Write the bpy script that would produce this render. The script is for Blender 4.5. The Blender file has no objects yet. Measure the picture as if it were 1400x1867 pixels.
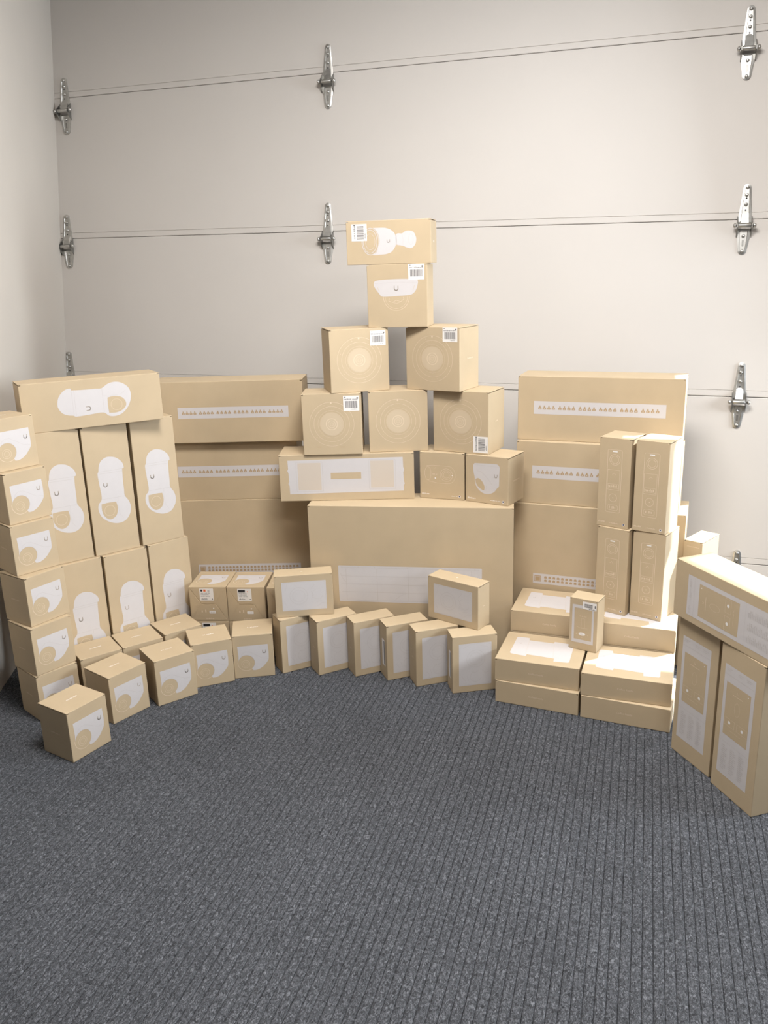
import bpy, bmesh, math, random
from mathutils import Matrix, Vector

random.seed(7)
S = bpy.context.scene
COL = S.collection
R = math.radians

# ------------------------------------------------------------------ camera
CAM_POS = Vector((0.28064784, -2.58486257, 1.4725918))
RIGHT = Vector((0.9574378302, 0.2871806129, -0.0289844233))
UP = Vector((-0.0540537434, 0.2770346023, 0.9593383251))
FWD = Vector((-0.2835330564, 0.9169400878, -0.2807665957))
cam = bpy.data.cameras.new('camera')
cam.sensor_fit = 'VERTICAL'
cam.sensor_height = 36.0
cam.lens = 36.0 * 1543.95 / 1867.0
cam.shift_x = -1.916 / 1867.0
cam.shift_y = -3.339 / 1867.0
cam.clip_start = 0.05
cam_o = bpy.data.objects.new('camera', cam)
COL.objects.link(cam_o)
cam_o.matrix_world = Matrix(((RIGHT.x, UP.x, -FWD.x, CAM_POS.x), (RIGHT.y, UP.y, -FWD.y, CAM_POS.y),
                             (RIGHT.z, UP.z, -FWD.z, CAM_POS.z), (0, 0, 0, 1)))
S.camera = cam_o

# ------------------------------------------------------------------ world, sun, large lights, exposure
w = bpy.data.worlds.new('world')
S.world = w
w.use_nodes = True
w.node_tree.nodes['Background'].inputs[0].default_value = (0.84, 0.92, 1.0, 1)
w.node_tree.nodes['Background'].inputs[1].default_value = 3.0

sun = bpy.data.lights.new('sun', 'SUN')
sun.energy = 19.0
sun.angle = R(0.8)
sun.color = (0.90, 0.95, 1.0)
sun_o = bpy.data.objects.new('sun', sun)
COL.objects.link(sun_o)
SUN_AZ, SUN_EL = R(40), R(40)          # the sun stands behind the open bay, right of the garage door
sd = Vector((math.cos(SUN_EL) * math.cos(SUN_AZ), math.cos(SUN_EL) * math.sin(SUN_AZ), math.sin(SUN_EL)))
sun_o.rotation_euler = sd.to_track_quat('Z', 'Y').to_euler()
sun_o.location = (4, 4, 4)

LAMPS = [(-0.05, -0.85, 108.0), (1.3, -2.4, 34.0)]
WINDOW = (0.12, 1.62, 1.20, 1.15, 54.0)   # daylight window in the right wall: centre y, centre z, width, height, watts      # ceiling LED panels: x, y, watts
PANEL = (1.2, 0.6)

S.view_settings.view_transform = 'Standard'
S.view_settings.look = 'None'
S.view_settings.exposure = -0.04
S.view_settings.gamma = 1.0
S.view_settings.use_curve_mapping = False


# ------------------------------------------------------------------ materials
def lin(r, g, b):
    f = lambda c: (c / 255 / 12.92) if c / 255 <= 0.04045 else ((c / 255 + 0.055) / 1.055) ** 2.4
    return (f(r), f(g), f(b), 1)


def mat(name, col, rough=0.6, metal=0.0, var=0.0, scale=40.0, bump=0.0, bscale=300.0, stretch=(1, 1, 1), spec=0.4):
    m = bpy.data.materials.new(name)
    m.use_nodes = True
    nt = m.node_tree
    b = nt.nodes['Principled BSDF']
    b.inputs['Roughness'].default_value = rough
    b.inputs['Metallic'].default_value = metal
    b.inputs['Specular IOR Level'].default_value = spec
    b.inputs['Base Color'].default_value = col
    tc = nt.nodes.new('ShaderNodeTexCoord')
    mp = nt.nodes.new('ShaderNodeMapping')
    mp.inputs['Scale'].default_value = stretch
    nt.links.new(tc.outputs['Object'], mp.inputs[0])
    if var:
        n = nt.nodes.new('ShaderNodeTexNoise')
        n.inputs['Scale'].default_value = scale
        n.inputs['Detail'].default_value = 5
        nt.links.new(mp.outputs[0], n.inputs['Vector'])
        r = nt.nodes.new('ShaderNodeValToRGB')
        r.color_ramp.elements[0].position = 0.3
        r.color_ramp.elements[1].position = 0.7
        r.color_ramp.elements[0].color = tuple(c * (1 - var) for c in col[:3]) + (1,)
        r.color_ramp.elements[1].color = tuple(min(1, c * (1 + var)) for c in col[:3]) + (1,)
        nt.links.new(n.outputs['Fac'], r.inputs[0])
        nt.links.new(r.outputs[0], b.inputs['Base Color'])
    if bump:
        n2 = nt.nodes.new('ShaderNodeTexNoise')
        n2.inputs['Scale'].default_value = bscale
        n2.inputs['Detail'].default_value = 3
        nt.links.new(mp.outputs[0], n2.inputs['Vector'])
        bp = nt.nodes.new('ShaderNodeBump')
        bp.inputs['Strength'].default_value = bump
        bp.inputs['Distance'].default_value = 0.001
        nt.links.new(n2.outputs['Fac'], bp.inputs['Height'])
        nt.links.new(bp.outputs[0], b.inputs['Normal'])
    return m


KRAFT = mat('kraft_card', (0.480, 0.376, 0.246, 1), 0.62, var=0.035, scale=9, bump=0.10, bscale=500, spec=0.3)
KRAFT_LINE = mat('pale_ink_on_kraft', (0.66, 0.54, 0.40, 1), 0.6)
KRAFT_SOFT = mat('soft_ink_on_kraft', (0.535, 0.430, 0.300, 1), 0.6)
KRAFT_DARK = mat('kraft_ink', (0.42, 0.30, 0.175, 1), 0.62)
WHITE_INK = mat('white_ink', (0.560, 0.530, 0.525, 1), 0.55, var=0.012, scale=30)
WHITE_BRIGHT = mat('bright_white_ink', (0.78, 0.75, 0.72, 1), 0.55)
INK_LINE = mat('grey_hairline_ink', (0.47, 0.43, 0.41, 1), 0.6)
PANEL_TAN = mat('tan_halftone_ink', (0.55, 0.475, 0.40, 1), 0.6)
STICKER = mat('sticker_paper', (0.76, 0.73, 0.70, 1), 0.45)
BLACK = mat('black_ink', (0.025, 0.025, 0.028, 1), 0.5)
LOGO_INK = mat('logo_ink', (0.36, 0.31, 0.26, 1), 0.6)
GREY_INK = mat('grey_ink', (0.16, 0.15, 0.15, 1), 0.5)
ORANGE = mat('orange_ink', (0.75, 0.16, 0.05, 1), 0.5)
NAVY = mat('navy_ink', (0.07, 0.075, 0.13, 1), 0.5)
DOORPAINT = mat('door_paint', (0.535, 0.503, 0.470, 1), 0.55, var=0.012, scale=3, bump=0.05, bscale=180, spec=0.3)
WALLPAINT = mat('wall_paint', (0.520, 0.478, 0.428, 1), 0.75, var=0.015, scale=4, bump=0.06, bscale=120, spec=0.2)
CEILPAINT = mat('ceiling_paint', (0.50, 0.48, 0.46, 1), 0.8, var=0.01, scale=5)
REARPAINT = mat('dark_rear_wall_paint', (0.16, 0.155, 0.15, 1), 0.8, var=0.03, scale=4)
STEEL = mat('zinc_plated_steel', (0.52, 0.51, 0.485, 1), 0.40, metal=1.0, var=0.12, scale=60)
STEEL_SHADED = mat('shaded_steel', (0.30, 0.295, 0.28, 1), 0.4, metal=1.0, var=0.1, scale=60)  # shade in the hinge recesses, put into a darker copy of the steel
WHITE_METAL = mat('white_enamel', (0.8, 0.8, 0.8, 1), 0.4)


def carpet_material():
    m = bpy.data.materials.new('ribbed_loop_carpet')
    m.use_nodes = True
    nt = m.node_tree
    b = nt.nodes['Principled BSDF']
    b.inputs['Roughness'].default_value = 0.95
    b.inputs['Specular IOR Level'].default_value = 0.15
    tc = nt.nodes.new('ShaderNodeTexCoord')
    mp = nt.nodes.new('ShaderNodeMapping')
    mp.inputs['Scale'].default_value = (1.0, 0.55, 1.0)
    nt.links.new(tc.outputs['Object'], mp.inputs[0])
    n = nt.nodes.new('ShaderNodeTexNoise')
    n.inputs['Scale'].default_value = 215
    n.inputs['Detail'].default_value = 3
    n.inputs['Roughness'].default_value = 0.65
    n.inputs['Distortion'].default_value = 1.3
    nt.links.new(mp.outputs[0], n.inputs['Vector'])
    r = nt.nodes.new('ShaderNodeValToRGB')
    e = r.color_ramp.elements
    e[0].position, e[0].color = 0.34, (0.027, 0.028, 0.031, 1)
    e[1].position, e[1].color = 0.72, (0.205, 0.214, 0.236, 1)
    k = e.new(0.52)
    k.color = (0.074, 0.078, 0.087, 1)
    nt.links.new(n.outputs['Fac'], r.inputs[0])
    n2 = nt.nodes.new('ShaderNodeTexNoise')
    n2.inputs['Scale'].default_value = 2.5
    n2.inputs['Detail'].default_value = 3
    nt.links.new(tc.outputs['Object'], n2.inputs['Vector'])
    mr = nt.nodes.new('ShaderNodeMapRange')
    mr.inputs['From Min'].default_value = 0.3
    mr.inputs['From Max'].default_value = 0.7
    mr.inputs['To Min'].default_value = 0.92
    mr.inputs['To Max'].default_value = 1.08
    nt.links.new(n2.outputs['Fac'], mr.inputs[0])
    mx = nt.nodes.new('ShaderNodeMix')
    mx.data_type = 'RGBA'
    mx.blend_type = 'MULTIPLY'
    mx.inputs[0].default_value = 1.0
    nt.links.new(r.outputs[0], mx.inputs[6])
    nt.links.new(mr.outputs[0], mx.inputs[7])
    nt.links.new(mx.outputs[2], b.inputs['Base Color'])
    bp = nt.nodes.new('ShaderNodeBump')
    bp.inputs['Strength'].default_value = 0.9
    bp.inputs['Distance'].default_value = 0.004
    nt.links.new(n.outputs['Fac'], bp.inputs['Height'])
    nt.links.new(bp.outputs[0], b.inputs['Normal'])
    return m


CARPET = carpet_material()


def emit(name, col, strength):
    m = bpy.data.materials.new(name)
    m.use_nodes = True
    b = m.node_tree.nodes['Principled BSDF']
    b.inputs['Base Color'].default_value = (0.8, 0.8, 0.8, 1)
    b.inputs['Emission Color'].default_value = col
    b.inputs['Emission Strength'].default_value = strength
    return m


# ------------------------------------------------------------------ mesh helpers
def link(name, me, m=None, parent=None):
    o = bpy.data.objects.new(name, me)
    if m is not None and me is not None and not me.materials:
        me.materials.append(m)
    COL.objects.link(o)
    if parent is not None:
        o.parent = parent
    return o


def mesh(name, verts, faces, smooth=False):
    me = bpy.data.meshes.new(name)
    me.from_pydata([tuple(v) for v in verts], [], faces)
    me.update()
    if smooth:
        for p in me.polygons:
            p.use_smooth = True
    return me


def empty(name, loc=(0, 0, 0), rz=0.0):
    o = bpy.data.objects.new(name, None)
    o.empty_display_size = 0.05
    o.location = loc
    o.rotation_euler = (0, 0, rz)
    COL.objects.link(o)
    return o


def tag(o, label=None, cat=None, group=None, kind=None):
    if label: o['label'] = label
    if cat: o['category'] = cat
    if group: o['group'] = group
    if kind: o['kind'] = kind
    return o


def bm_box(bm, x0, x1, y0, y1, z0, z1):
    vs = [bm.verts.new(p) for p in ((x0, y0, z0), (x1, y0, z0), (x1, y1, z0), (x0, y1, z0),
                                    (x0, y0, z1), (x1, y0, z1), (x1, y1, z1), (x0, y1, z1))]
    for f in ((3, 2, 1, 0), (4, 5, 6, 7), (0, 1, 5, 4), (1, 2, 6, 5), (2, 3, 7, 6), (3, 0, 4, 7)):
        bm.faces.new([vs[i] for i in f])


def bm_mesh(name, bm, bevel=0.0, seg=2):
    if bevel:
        bmesh.ops.bevel(bm, geom=list(bm.edges), offset=bevel, segments=seg, affect='EDGES', profile=0.5)
    me = bpy.data.meshes.new(name)
    bm.to_mesh(me)
    bm.free()
    return me


CACHE = {}


def box_mesh(name, x0, x1, y0, y1, z0, z1, bevel=0.0012):
    k = (name,) + tuple(round(v, 4) for v in (x0, x1, y0, y1, z0, z1, bevel))
    if k not in CACHE:
        bm = bmesh.new()
        bm_box(bm, x0, x1, y0, y1, z0, z1)
        CACHE[k] = bm_mesh(name, bm, bevel)
    return CACHE[k]


# ------------------------------------------------------------------ flat print on a box face
def arc(cx, cy, r, a0, a1, n=24, ry=None):
    ry = r if ry is None else ry
    return [(cx + r * math.cos(R(a0 + (a1 - a0) * i / n)), cy + ry * math.sin(R(a0 + (a1 - a0) * i / n))) for i in range(n + 1)]


def disc(cx, cy, r, n=36, ry=None):
    return arc(cx, cy, r, 0, 360 - 360 / n, n - 1, ry)


def ring(cx, cy, r, t, n=48, ry=None, a0=0, a1=360):
    ry = r if ry is None else ry
    o = arc(cx, cy, r + t / 2, a0, a1, n, ry + t / 2)
    i = arc(cx, cy, r - t / 2, a0, a1, n, ry - t / 2)
    return [[o[k], o[k + 1], i[k + 1], i[k]] for k in range(n)]


def stroke(pts, t, closed=False):
    out = []
    m = len(pts)
    for k in range(m if closed else m - 1):
        (x0, y0), (x1, y1) = pts[k], pts[(k + 1) % m]
        d = math.hypot(x1 - x0, y1 - y0) or 1
        nx, ny = -(y1 - y0) / d * t / 2, (x1 - x0) / d * t / 2
        ex, ey = (x1 - x0) / d * t * 0.3, (y1 - y0) / d * t * 0.3
        out.append([(x0 - ex + nx, y0 - ey + ny), (x1 + ex + nx, y1 + ey + ny), (x1 + ex - nx, y1 + ey - ny), (x0 - ex - nx, y0 - ey - ny)])
    return out


def smooth(pts, sub=4, sharp=48):
    """closed outline, rounded between its points; corners sharper than `sharp` degrees stay"""
    n = len(pts)
    hard = []
    for i in range(n):
        a, b, c = pts[i - 1], pts[i], pts[(i + 1) % n]
        t = math.degrees(math.atan2(c[1] - b[1], c[0] - b[0]) - math.atan2(b[1] - a[1], b[0] - a[0]))
        hard.append(abs((t + 180) % 360 - 180) > sharp)
    out = []
    for i in range(n):
        p0, p1, p2, p3 = pts[i - 1], pts[i], pts[(i + 1) % n], pts[(i + 2) % n]
        if hard[i]: p0 = (2 * p1[0] - p2[0], 2 * p1[1] - p2[1])
        if hard[(i + 1) % n]: p3 = (2 * p2[0] - p1[0], 2 * p2[1] - p1[1])
        for k in range(sub):
            s = k / sub
            out.append(tuple(0.5 * (2 * p1[d] + (p2[d] - p0[d]) * s + (2 * p0[d] - 5 * p1[d] + 4 * p2[d] - p3[d]) * s * s + (3 * p1[d] - p0[d] - 3 * p2[d] + p3[d]) * s ** 3) for d in (0, 1)))
    return out


def rect(x0, y0, x1, y1):
    return [(x0, y0), (x1, y0), (x1, y1), (x0, y1)]


def rrect(x0, y0, x1, y1, r, n=6):
    return (arc(x1 - r, y0 + r, r, -90, 0, n) + arc(x1 - r, y1 - r, r, 0, 90, n)
            + arc(x0 + r, y1 - r, r, 90, 180, n) + arc(x0 + r, y0 + r, r, 180, 270, n))


def letters(x0, y0, x1, y1, seed=1, gap=0.25):
    """a line of tiny unreadable type: uneven strokes"""
    rnd = random.Random(seed)
    out = []
    x = x0
    h = y1 - y0
    while x < x1 - h * 0.2:
        wd = h * rnd.uniform(0.22, 0.6)
        if rnd.random() < 0.14:
            x += wd
            continue
        a = y0 + h * rnd.choice((0.0, 0.25, 0.3))
        b = y1 - h * rnd.choice((0.0, 0.0, 0.12))
        out.append(rect(x, a, min(x + wd * 0.75, x1), b))
        x += wd + h * gap * 0.5
    return out


def u_mark(cx, cy, s):
    t = s * 0.22
    p = [(cx - s / 2, cy - s * 0.55), (cx - s / 2, cy + s * 0.05)] + arc(cx, cy + s * 0.05, s / 2, 180, 0, 10) + [(cx + s / 2, cy - s * 0.55)]
    return stroke(p, t)


def face_fn(face, w, d, h):
    """metres right and down from a face's top left corner, seen from outside, to box space"""
    G = 0.0009                                      # card faces sit this far inside the carton's nominal size
    if face == 'front': return w, h, lambda u, v, e: (-w / 2 + u, G - e, h - v)
    if face == 'back': return w, h, lambda u, v, e: (w / 2 - u, d - G + e, h - v)
    if face == 'top': return w, d, lambda u, v, e: (-w / 2 + u, d - v, h - 0.0002 + e)
    if face == 'left': return d, h, lambda u, v, e: (-w / 2 + G - e, d - u, h - v)
    if face == 'right': return d, h, lambda u, v, e: (w / 2 - G + e, u, h - v)


def decal(parent, name, polys, m, face, dims, e, key=None):
    if key is not None and (key, name, m.name) in CACHE:
        return link(name, CACHE[(key, name, m.name)], m, parent)
    W, H, fn = face_fn(face, *dims)
    vs, fs = [], []
    for p in polys:
        q = [fn(u, v, e) for u, v in p]
        area = sum(p[i][0] * p[(i + 1) % len(p)][1] - p[(i + 1) % len(p)][0] * p[i][1] for i in range(len(p)))
        idx = list(range(len(vs), len(vs) + len(q)))
        vs += q
        fs.append(idx if area < 0 else idx[::-1])
    me = mesh(name, vs, fs)
    if key is not None:
        CACHE[(key, name, m.name)] = me
    return link(name, me, m, parent)


def text_polys(txt, x, y, size):
    """real type, turned into mesh polygons (v runs down)"""
    k = ('text', txt)
    if k not in CACHE:
        cu = bpy.data.curves.new('type', 'FONT')
        cu.body = txt
        cu.size = 1.0
        cu.resolution_u = 3
        ob = bpy.data.objects.new('type', cu)
        COL.objects.link(ob)
        bpy.context.view_layer.update()
        me = bpy.data.meshes.new_from_object(ob.evaluated_get(bpy.context.evaluated_depsgraph_get()))
        CACHE[k] = [[(me.vertices[i].co.x, me.vertices[i].co.y) for i in p.vertices] for p in me.polygons]
        bpy.data.objects.remove(ob)
        bpy.data.meshes.remove(me)
        bpy.data.curves.remove(cu)
    return [[(x + a * size, y - b * size) for a, b in p] for p in CACHE[k]]


E1, E2, E3, E4 = 0.00015, 0.0003, 0.00045, 0.0006

# ------------------------------------------------------------------ the room
TILT = R(7.034)
DOOR_Y = 0.78
CEIL = 2.95
XW0, XW1 = -1.93, 3.1          # left wall (in front of the angled part), right wall
YB = -4.4
JAMB = 0.797                   # the garage door ends here; an open bay follows


def door_pt(x, v, off=0.0):
    """point on the garage door: x along it, v up along its face, off towards the room"""
    return Vector((x, DOOR_Y + math.sin(TILT) * v - math.cos(TILT) * off, math.cos(TILT) * v + math.sin(TILT) * off))


# floor: ribbed carpet, every rib a raised strip running towards the door
def carpet():
    P = 0.0232
    prof = ((0.0, -0.0044), (0.0011, -0.0014), (0.0044, -0.0003), (0.0116, 0.0), (0.0188, -0.0003), (0.0218, -0.0016))
    x = -2.6
    vs, fs = [], []
    ys = [YB - 0.1 + i * (1.4 - YB) / 12 for i in range(13)]
    pts = []
    while x < XW1 + 0.1:
        pts += [(x + a, b) for a, b in prof]
        x += P
    pts.append((x, -0.0044))
    n = len(pts)
    for y in ys:
        vs += [(a, y, b) for a, b in pts]
    for j in range(len(ys) - 1):
        for i in range(n - 1):
            fs.append((j * n + i, j * n + i + 1, (j + 1) * n + i + 1, (j + 1) * n + i))
    return mesh('floor', vs, fs)


tag(link('floor', carpet(), CARPET), kind='structure')


def slab(name, corners, thick, m, parent=None):
    """a wall slab: four corners of the room side face, thickness away from the room"""
    a, b, c, d = [Vector(q) for q in corners]
    n = (b - a).cross(d - a).normalized()
    vs = [a, b, c, d] + [q - n * thick for q in (a, b, c, d)]
    me = mesh(name, vs, [(0, 1, 2, 3), (7, 6, 5, 4), (1, 0, 4, 5), (2, 1, 5, 6), (3, 2, 6, 7), (0, 3, 7, 4)])
    return link(name, me, m, parent)


# left wall: an angled return beside the garage door, then straight back past the camera
WN = Vector((0.91831, 0.39586, -0.06))
WP = Vector((-1.956133, -0.238967, 0.0))


def wall_x(y, z):
    return WP.x - (WN.y * (y - WP.y) + WN.z * (z - WP.z)) / WN.x


yl = DOOR_Y + 0.02
ZT = CEIL
A0 = Vector((wall_x(yl - 0.03, -0.02), yl - 0.03, -0.02))
A1 = Vector((wall_x(yl + math.tan(TILT) * ZT, ZT), yl + math.tan(TILT) * ZT, ZT))
B0 = Vector((wall_x(-0.62, -0.02), -0.62, -0.02))
B1 = Vector((wall_x(-0.62, ZT), -0.62, ZT))
tag(slab('wall_left', (B0, A0, A1, B1), 0.05, WALLPAINT), kind='structure')
tag(slab('wall_left_rear', (Vector((B0.x, YB, -0.02)), B0, B1, Vector((B1.x, YB, ZT))), 0.05, REARPAINT), kind='structure')
wr = tag(empty('wall_right'), kind='structure')
wy, wz, ww_, wh_, ww_watts = WINDOW
for y0, y1, z0, z1 in ((YB, wy - ww_ / 2, -0.02, ZT), (wy + ww_ / 2, 1.35, -0.02, ZT), (wy - ww_ / 2, wy + ww_ / 2, -0.02, wz - wh_ / 2), (wy - ww_ / 2, wy + ww_ / 2, wz + wh_ / 2, ZT)):
    link('wall_piece', box_mesh('wall_piece', XW1, XW1 + 0.06, y0, y1, z0, z1, 0), REARPAINT, wr)
wn = tag(empty('window_1', (XW1, wy, wz)), kind='structure')
bm = bmesh.new()
for q in ((-ww_ / 2, -ww_ / 2 + 0.04, -wh_ / 2, wh_ / 2), (ww_ / 2 - 0.04, ww_ / 2, -wh_ / 2, wh_ / 2), (-ww_ / 2, ww_ / 2, -wh_ / 2, -wh_ / 2 + 0.04), (-ww_ / 2, ww_ / 2, wh_ / 2 - 0.04, wh_ / 2)):
    bm_box(bm, -0.01, 0.05, q[0], q[1], q[2], q[3])
link('window_frame', bm_mesh('window_frame', bm), WHITE_METAL, wn)
li = bpy.data.lights.new('window_daylight', 'AREA')
li.shape = 'RECTANGLE'
li.size, li.size_y = wh_ - 0.08, ww_ - 0.08
li.energy = ww_watts
li.color = (0.86, 0.93, 1.0)
li.spread = R(110)
lo = bpy.data.objects.new('window_daylight', li)
COL.objects.link(lo)
lo.location = (XW1 + 0.03, wy, wz)
lo.rotation_euler = (0, R(90), 0)
tag(slab('wall_rear', ((XW1, YB, -0.02), (-2.2, YB, -0.02), (-2.2, YB, ZT), (XW1, YB, ZT)), 0.05, REARPAINT), kind='structure')
cl = [(-3.0, YB), (-3.0, 1.35), (JAMB + 0.03, 1.35), (JAMB + 0.03, DOOR_Y + 0.07), (XW1, DOOR_Y + 0.07), (XW1, YB)]
nc = len(cl)
tag(link('ceiling', mesh('ceiling', [(x, y, ZT) for x, y in cl] + [(x, y, ZT + 0.05) for x, y in cl],
                         [tuple(range(nc)), tuple(range(2 * nc - 1, nc - 1, -1))] + [(i, nc + i, nc + (i + 1) % nc, (i + 1) % nc) for i in range(nc)]), CEILPAINT), kind='structure')
# added sun mask, unseen, beside the garage door: gaps aim sunbeams at chosen cartons
wf = tag(empty('sun_mask_wall'), kind='structure')
yw = DOOR_Y + 0.05


def sun_mask_piece(name, pts):
    """piece of the added sun mask: outline in x, z; thin sheet"""
    n = len(pts)
    vs = [(x, yw, z) for x, z in pts] + [(x, yw + 0.012, z) for x, z in pts]
    fs = [tuple(range(n)), tuple(range(2 * n - 1, n - 1, -1))] + [(i, n + i, n + (i + 1) % n, (i + 1) % n) for i in range(n)]
    return link(name, mesh(name, vs, fs), WALLPAINT, wf)


sun_mask_piece('sun_mask_jamb', [(JAMB + 0.005, 1.525), (1.01, 1.525), (1.01, ZT), (JAMB + 0.005, ZT)])
sun_mask_piece('sun_mask_header', [(1.01, 1.165), (1.38, 1.165), (1.38, ZT), (1.01, ZT)])
sun_mask_piece('sun_mask_boarding', [(1.38, -0.02), (1.565, -0.02), (1.565, ZT), (1.38, ZT)])
sun_mask_piece('sun_mask_beam', [(1.565, 1.860), (2.225, 2.312), (2.225, ZT), (1.565, ZT)])
sun_mask_piece('sun_mask_sill', [(1.565, -0.02), (2.225, -0.02), (2.225, 2.18), (1.565, 1.728)])
sun_mask_piece('sun_mask_pier', [(2.225, -0.02), (XW1, -0.02), (XW1, ZT), (2.225, ZT)])
link('sun_mask_board', box_mesh('sun_mask_board', JAMB + 0.004, JAMB + 0.022, yw, 1.36, 1.525, ZT, 0), WALLPAINT, wf)  # added to block sun slipping between the door edge and the mask
# yard outside the open bay
tag(link('yard_ground', mesh('yard_ground', [(-3, 1.45, -0.03), (12, 1.45, -0.03), (12, 12, -0.03), (-3, 12, -0.03)], [(0, 1, 2, 3)]),
         mat('yard_concrete', (0.42, 0.40, 0.37, 1), 0.85, var=0.06, scale=4)), kind='structure')

# garage door: sectional, each section a slab with a stepped meeting rail at its foot
door = tag(empty('door_1'), kind='structure')
XL, XR = -2.62, JAMB
# seams: (height at the left end, height at the right end) along the door's face
SEAM = [((-0.01, -0.01)), (0.315, 0.295), (1.000, 0.943), (1.637, 1.596), (2.250, 2.243), (2.96, 2.96)]


def seam_h(k, x):
    a, b = SEAM[k]
    return a + (b - a) * (x - XL) / (XR - XL)


for k in range(5):
    vs, fs = [], []
    prof = lambda lo, hi: ((lo + 0.0016, -0.045), (lo + 0.0016, -0.0012), (lo + 0.0032, 0.0), (lo + 0.0235, 0.0), (lo + 0.0250, -0.0024),
                           (lo + 0.0262, 0.0), (hi - 0.0022, 0.0), (hi - 0.0006, -0.0012), (hi - 0.0006, -0.045))
    for x in (XL, XR):
        vs += [door_pt(x, v, o) for v, o in prof(seam_h(k, x), seam_h(k + 1, x))]
    n = 9
    for i in range(n):
        fs.append((i, (i + 1) % n, n + (i + 1) % n, n + i))
    fs += [tuple(range(n))[::-1], tuple(range(n, 2 * n))]
    me = mesh('door_section', vs, fs)
    bm = bmesh.new()
    bm.from_mesh(me)
    bmesh.ops.recalc_face_normals(bm, faces=bm.faces)
    bm.to_mesh(me)
    bm.free()
    link('door_section', me, DOORPAINT, door)

link('seam_light_blocker', mesh('seam_light_blocker', [door_pt(x, v, o) for o in (-0.046, -0.058) for x, v in ((XL, -0.02), (XR, -0.02), (XR, 2.97), (XL, 2.97))],  # added panel behind the sections, keeps sunlight from leaking through the seams
                          [(3, 2, 1, 0), (4, 5, 6, 7), (0, 1, 5, 4), (1, 2, 6, 5), (2, 3, 7, 6), (3, 0, 4, 7)]), DOORPAINT, door)

# hinges
def outline(top, bot, w0, w1, r):
    """tapered leaf, rounded at the far end; v up, half widths w0 at the pin, w1 at the end"""
    s = 1 if top > bot else -1
    p = [(-w0, bot), (w0, bot), (w0 * 0.97, bot + s * 0.02)]
    c = top - s * r
    a = arc(0, c, w1, 0, 180, 12, r)
    p += [(x, c + s * (y - c)) for x, y in a]
    p += [(-w0 * 0.97, bot + s * 0.02)]
    return p


def prism(name, pts, y0, y1, bevel=0.0):
    bm = bmesh.new()
    f = bm.faces.new([bm.verts.new((x, y0, z)) for x, z in pts])
    r = bmesh.ops.extrude_face_region(bm, geom=[f])
    for v in r['geom']:
        if isinstance(v, bmesh.types.BMVert):
            v.co.y = y1
    bmesh.ops.recalc_face_normals(bm, faces=bm.faces)
    return bm_mesh(name, bm, bevel, 1)


def leaf_mesh(name, top, bot, w0, w1, r):
    """plate with a raised rim"""
    pts = outline(top, bot, w0, w1, r)
    cx, cz = 0.0, (top + bot) / 2
    inn = [(x * 0.62, cz + (z - cz) * 0.90) for x, z in pts]
    inn2 = [(x * 0.54, cz + (z - cz) * 0.875) for x, z in pts]
    n = len(pts)
    vs = [(x, 0.0, z) for x, z in pts] + [(x, -0.0042, z) for x, z in pts] + [(x, -0.0058, z) for x, z in inn] + [(x, -0.0030, z) for x, z in inn2]
    fs = []
    for L in range(3):
        for i in range(n):
            j = (i + 1) % n
            fs.append((L * n + i, L * n + j, (L + 1) * n + j, (L + 1) * n + i))
    fs.append(tuple(range(3 * n, 4 * n)))
    me = mesh(name, vs, fs)
    bm = bmesh.new()
    bm.from_mesh(me)
    bmesh.ops.recalc_face_normals(bm, faces=bm.faces)
    for f in bm.faces:
        if len(f.verts) > 4 and f.normal.y > 0:
            bmesh.ops.reverse_faces(bm, faces=list(bm.faces))
            break
    bm.to_mesh(me)
    bm.free()
    return me


def lathe_y(name, prof, n=14):
    """revolve (radius, y) about the y axis"""
    vs, fs = [], []
    for r, y in prof:
        vs += [(r * math.cos(2 * math.pi * i / n), y, r * math.sin(2 * math.pi * i / n)) for i in range(n)]
    for k in range(len(prof) - 1):
        for i in range(n):
            j = (i + 1) % n
            fs.append((k * n + i, k * n + j, (k + 1) * n + j, (k + 1) * n + i))
    fs.append(tuple(range((len(prof) - 1) * n, len(prof) * n)))
    return mesh(name, vs, fs, True)


def lathe_x(name, prof, n=16):
    vs, fs = [], []
    for r, x in prof:
        vs += [(x, r * math.cos(2 * math.pi * i / n), r * math.sin(2 * math.pi * i / n)) for i in range(n)]
    for k in range(len(prof) - 1):
        for i in range(n):
            j = (i + 1) % n
            fs.append((k * n + i, k * n + j, (k + 1) * n + j, (k + 1) * n + i))
    fs += [tuple(range(n)), tuple(range((len(prof) - 1) * n, len(prof) * n))]
    me = mesh(name, vs, fs, True)
    bm = bmesh.new()
    bm.from_mesh(me)
    bmesh.ops.recalc_face_normals(bm, faces=bm.faces)
    bm.to_mesh(me)
    bm.free()
    return me


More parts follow.
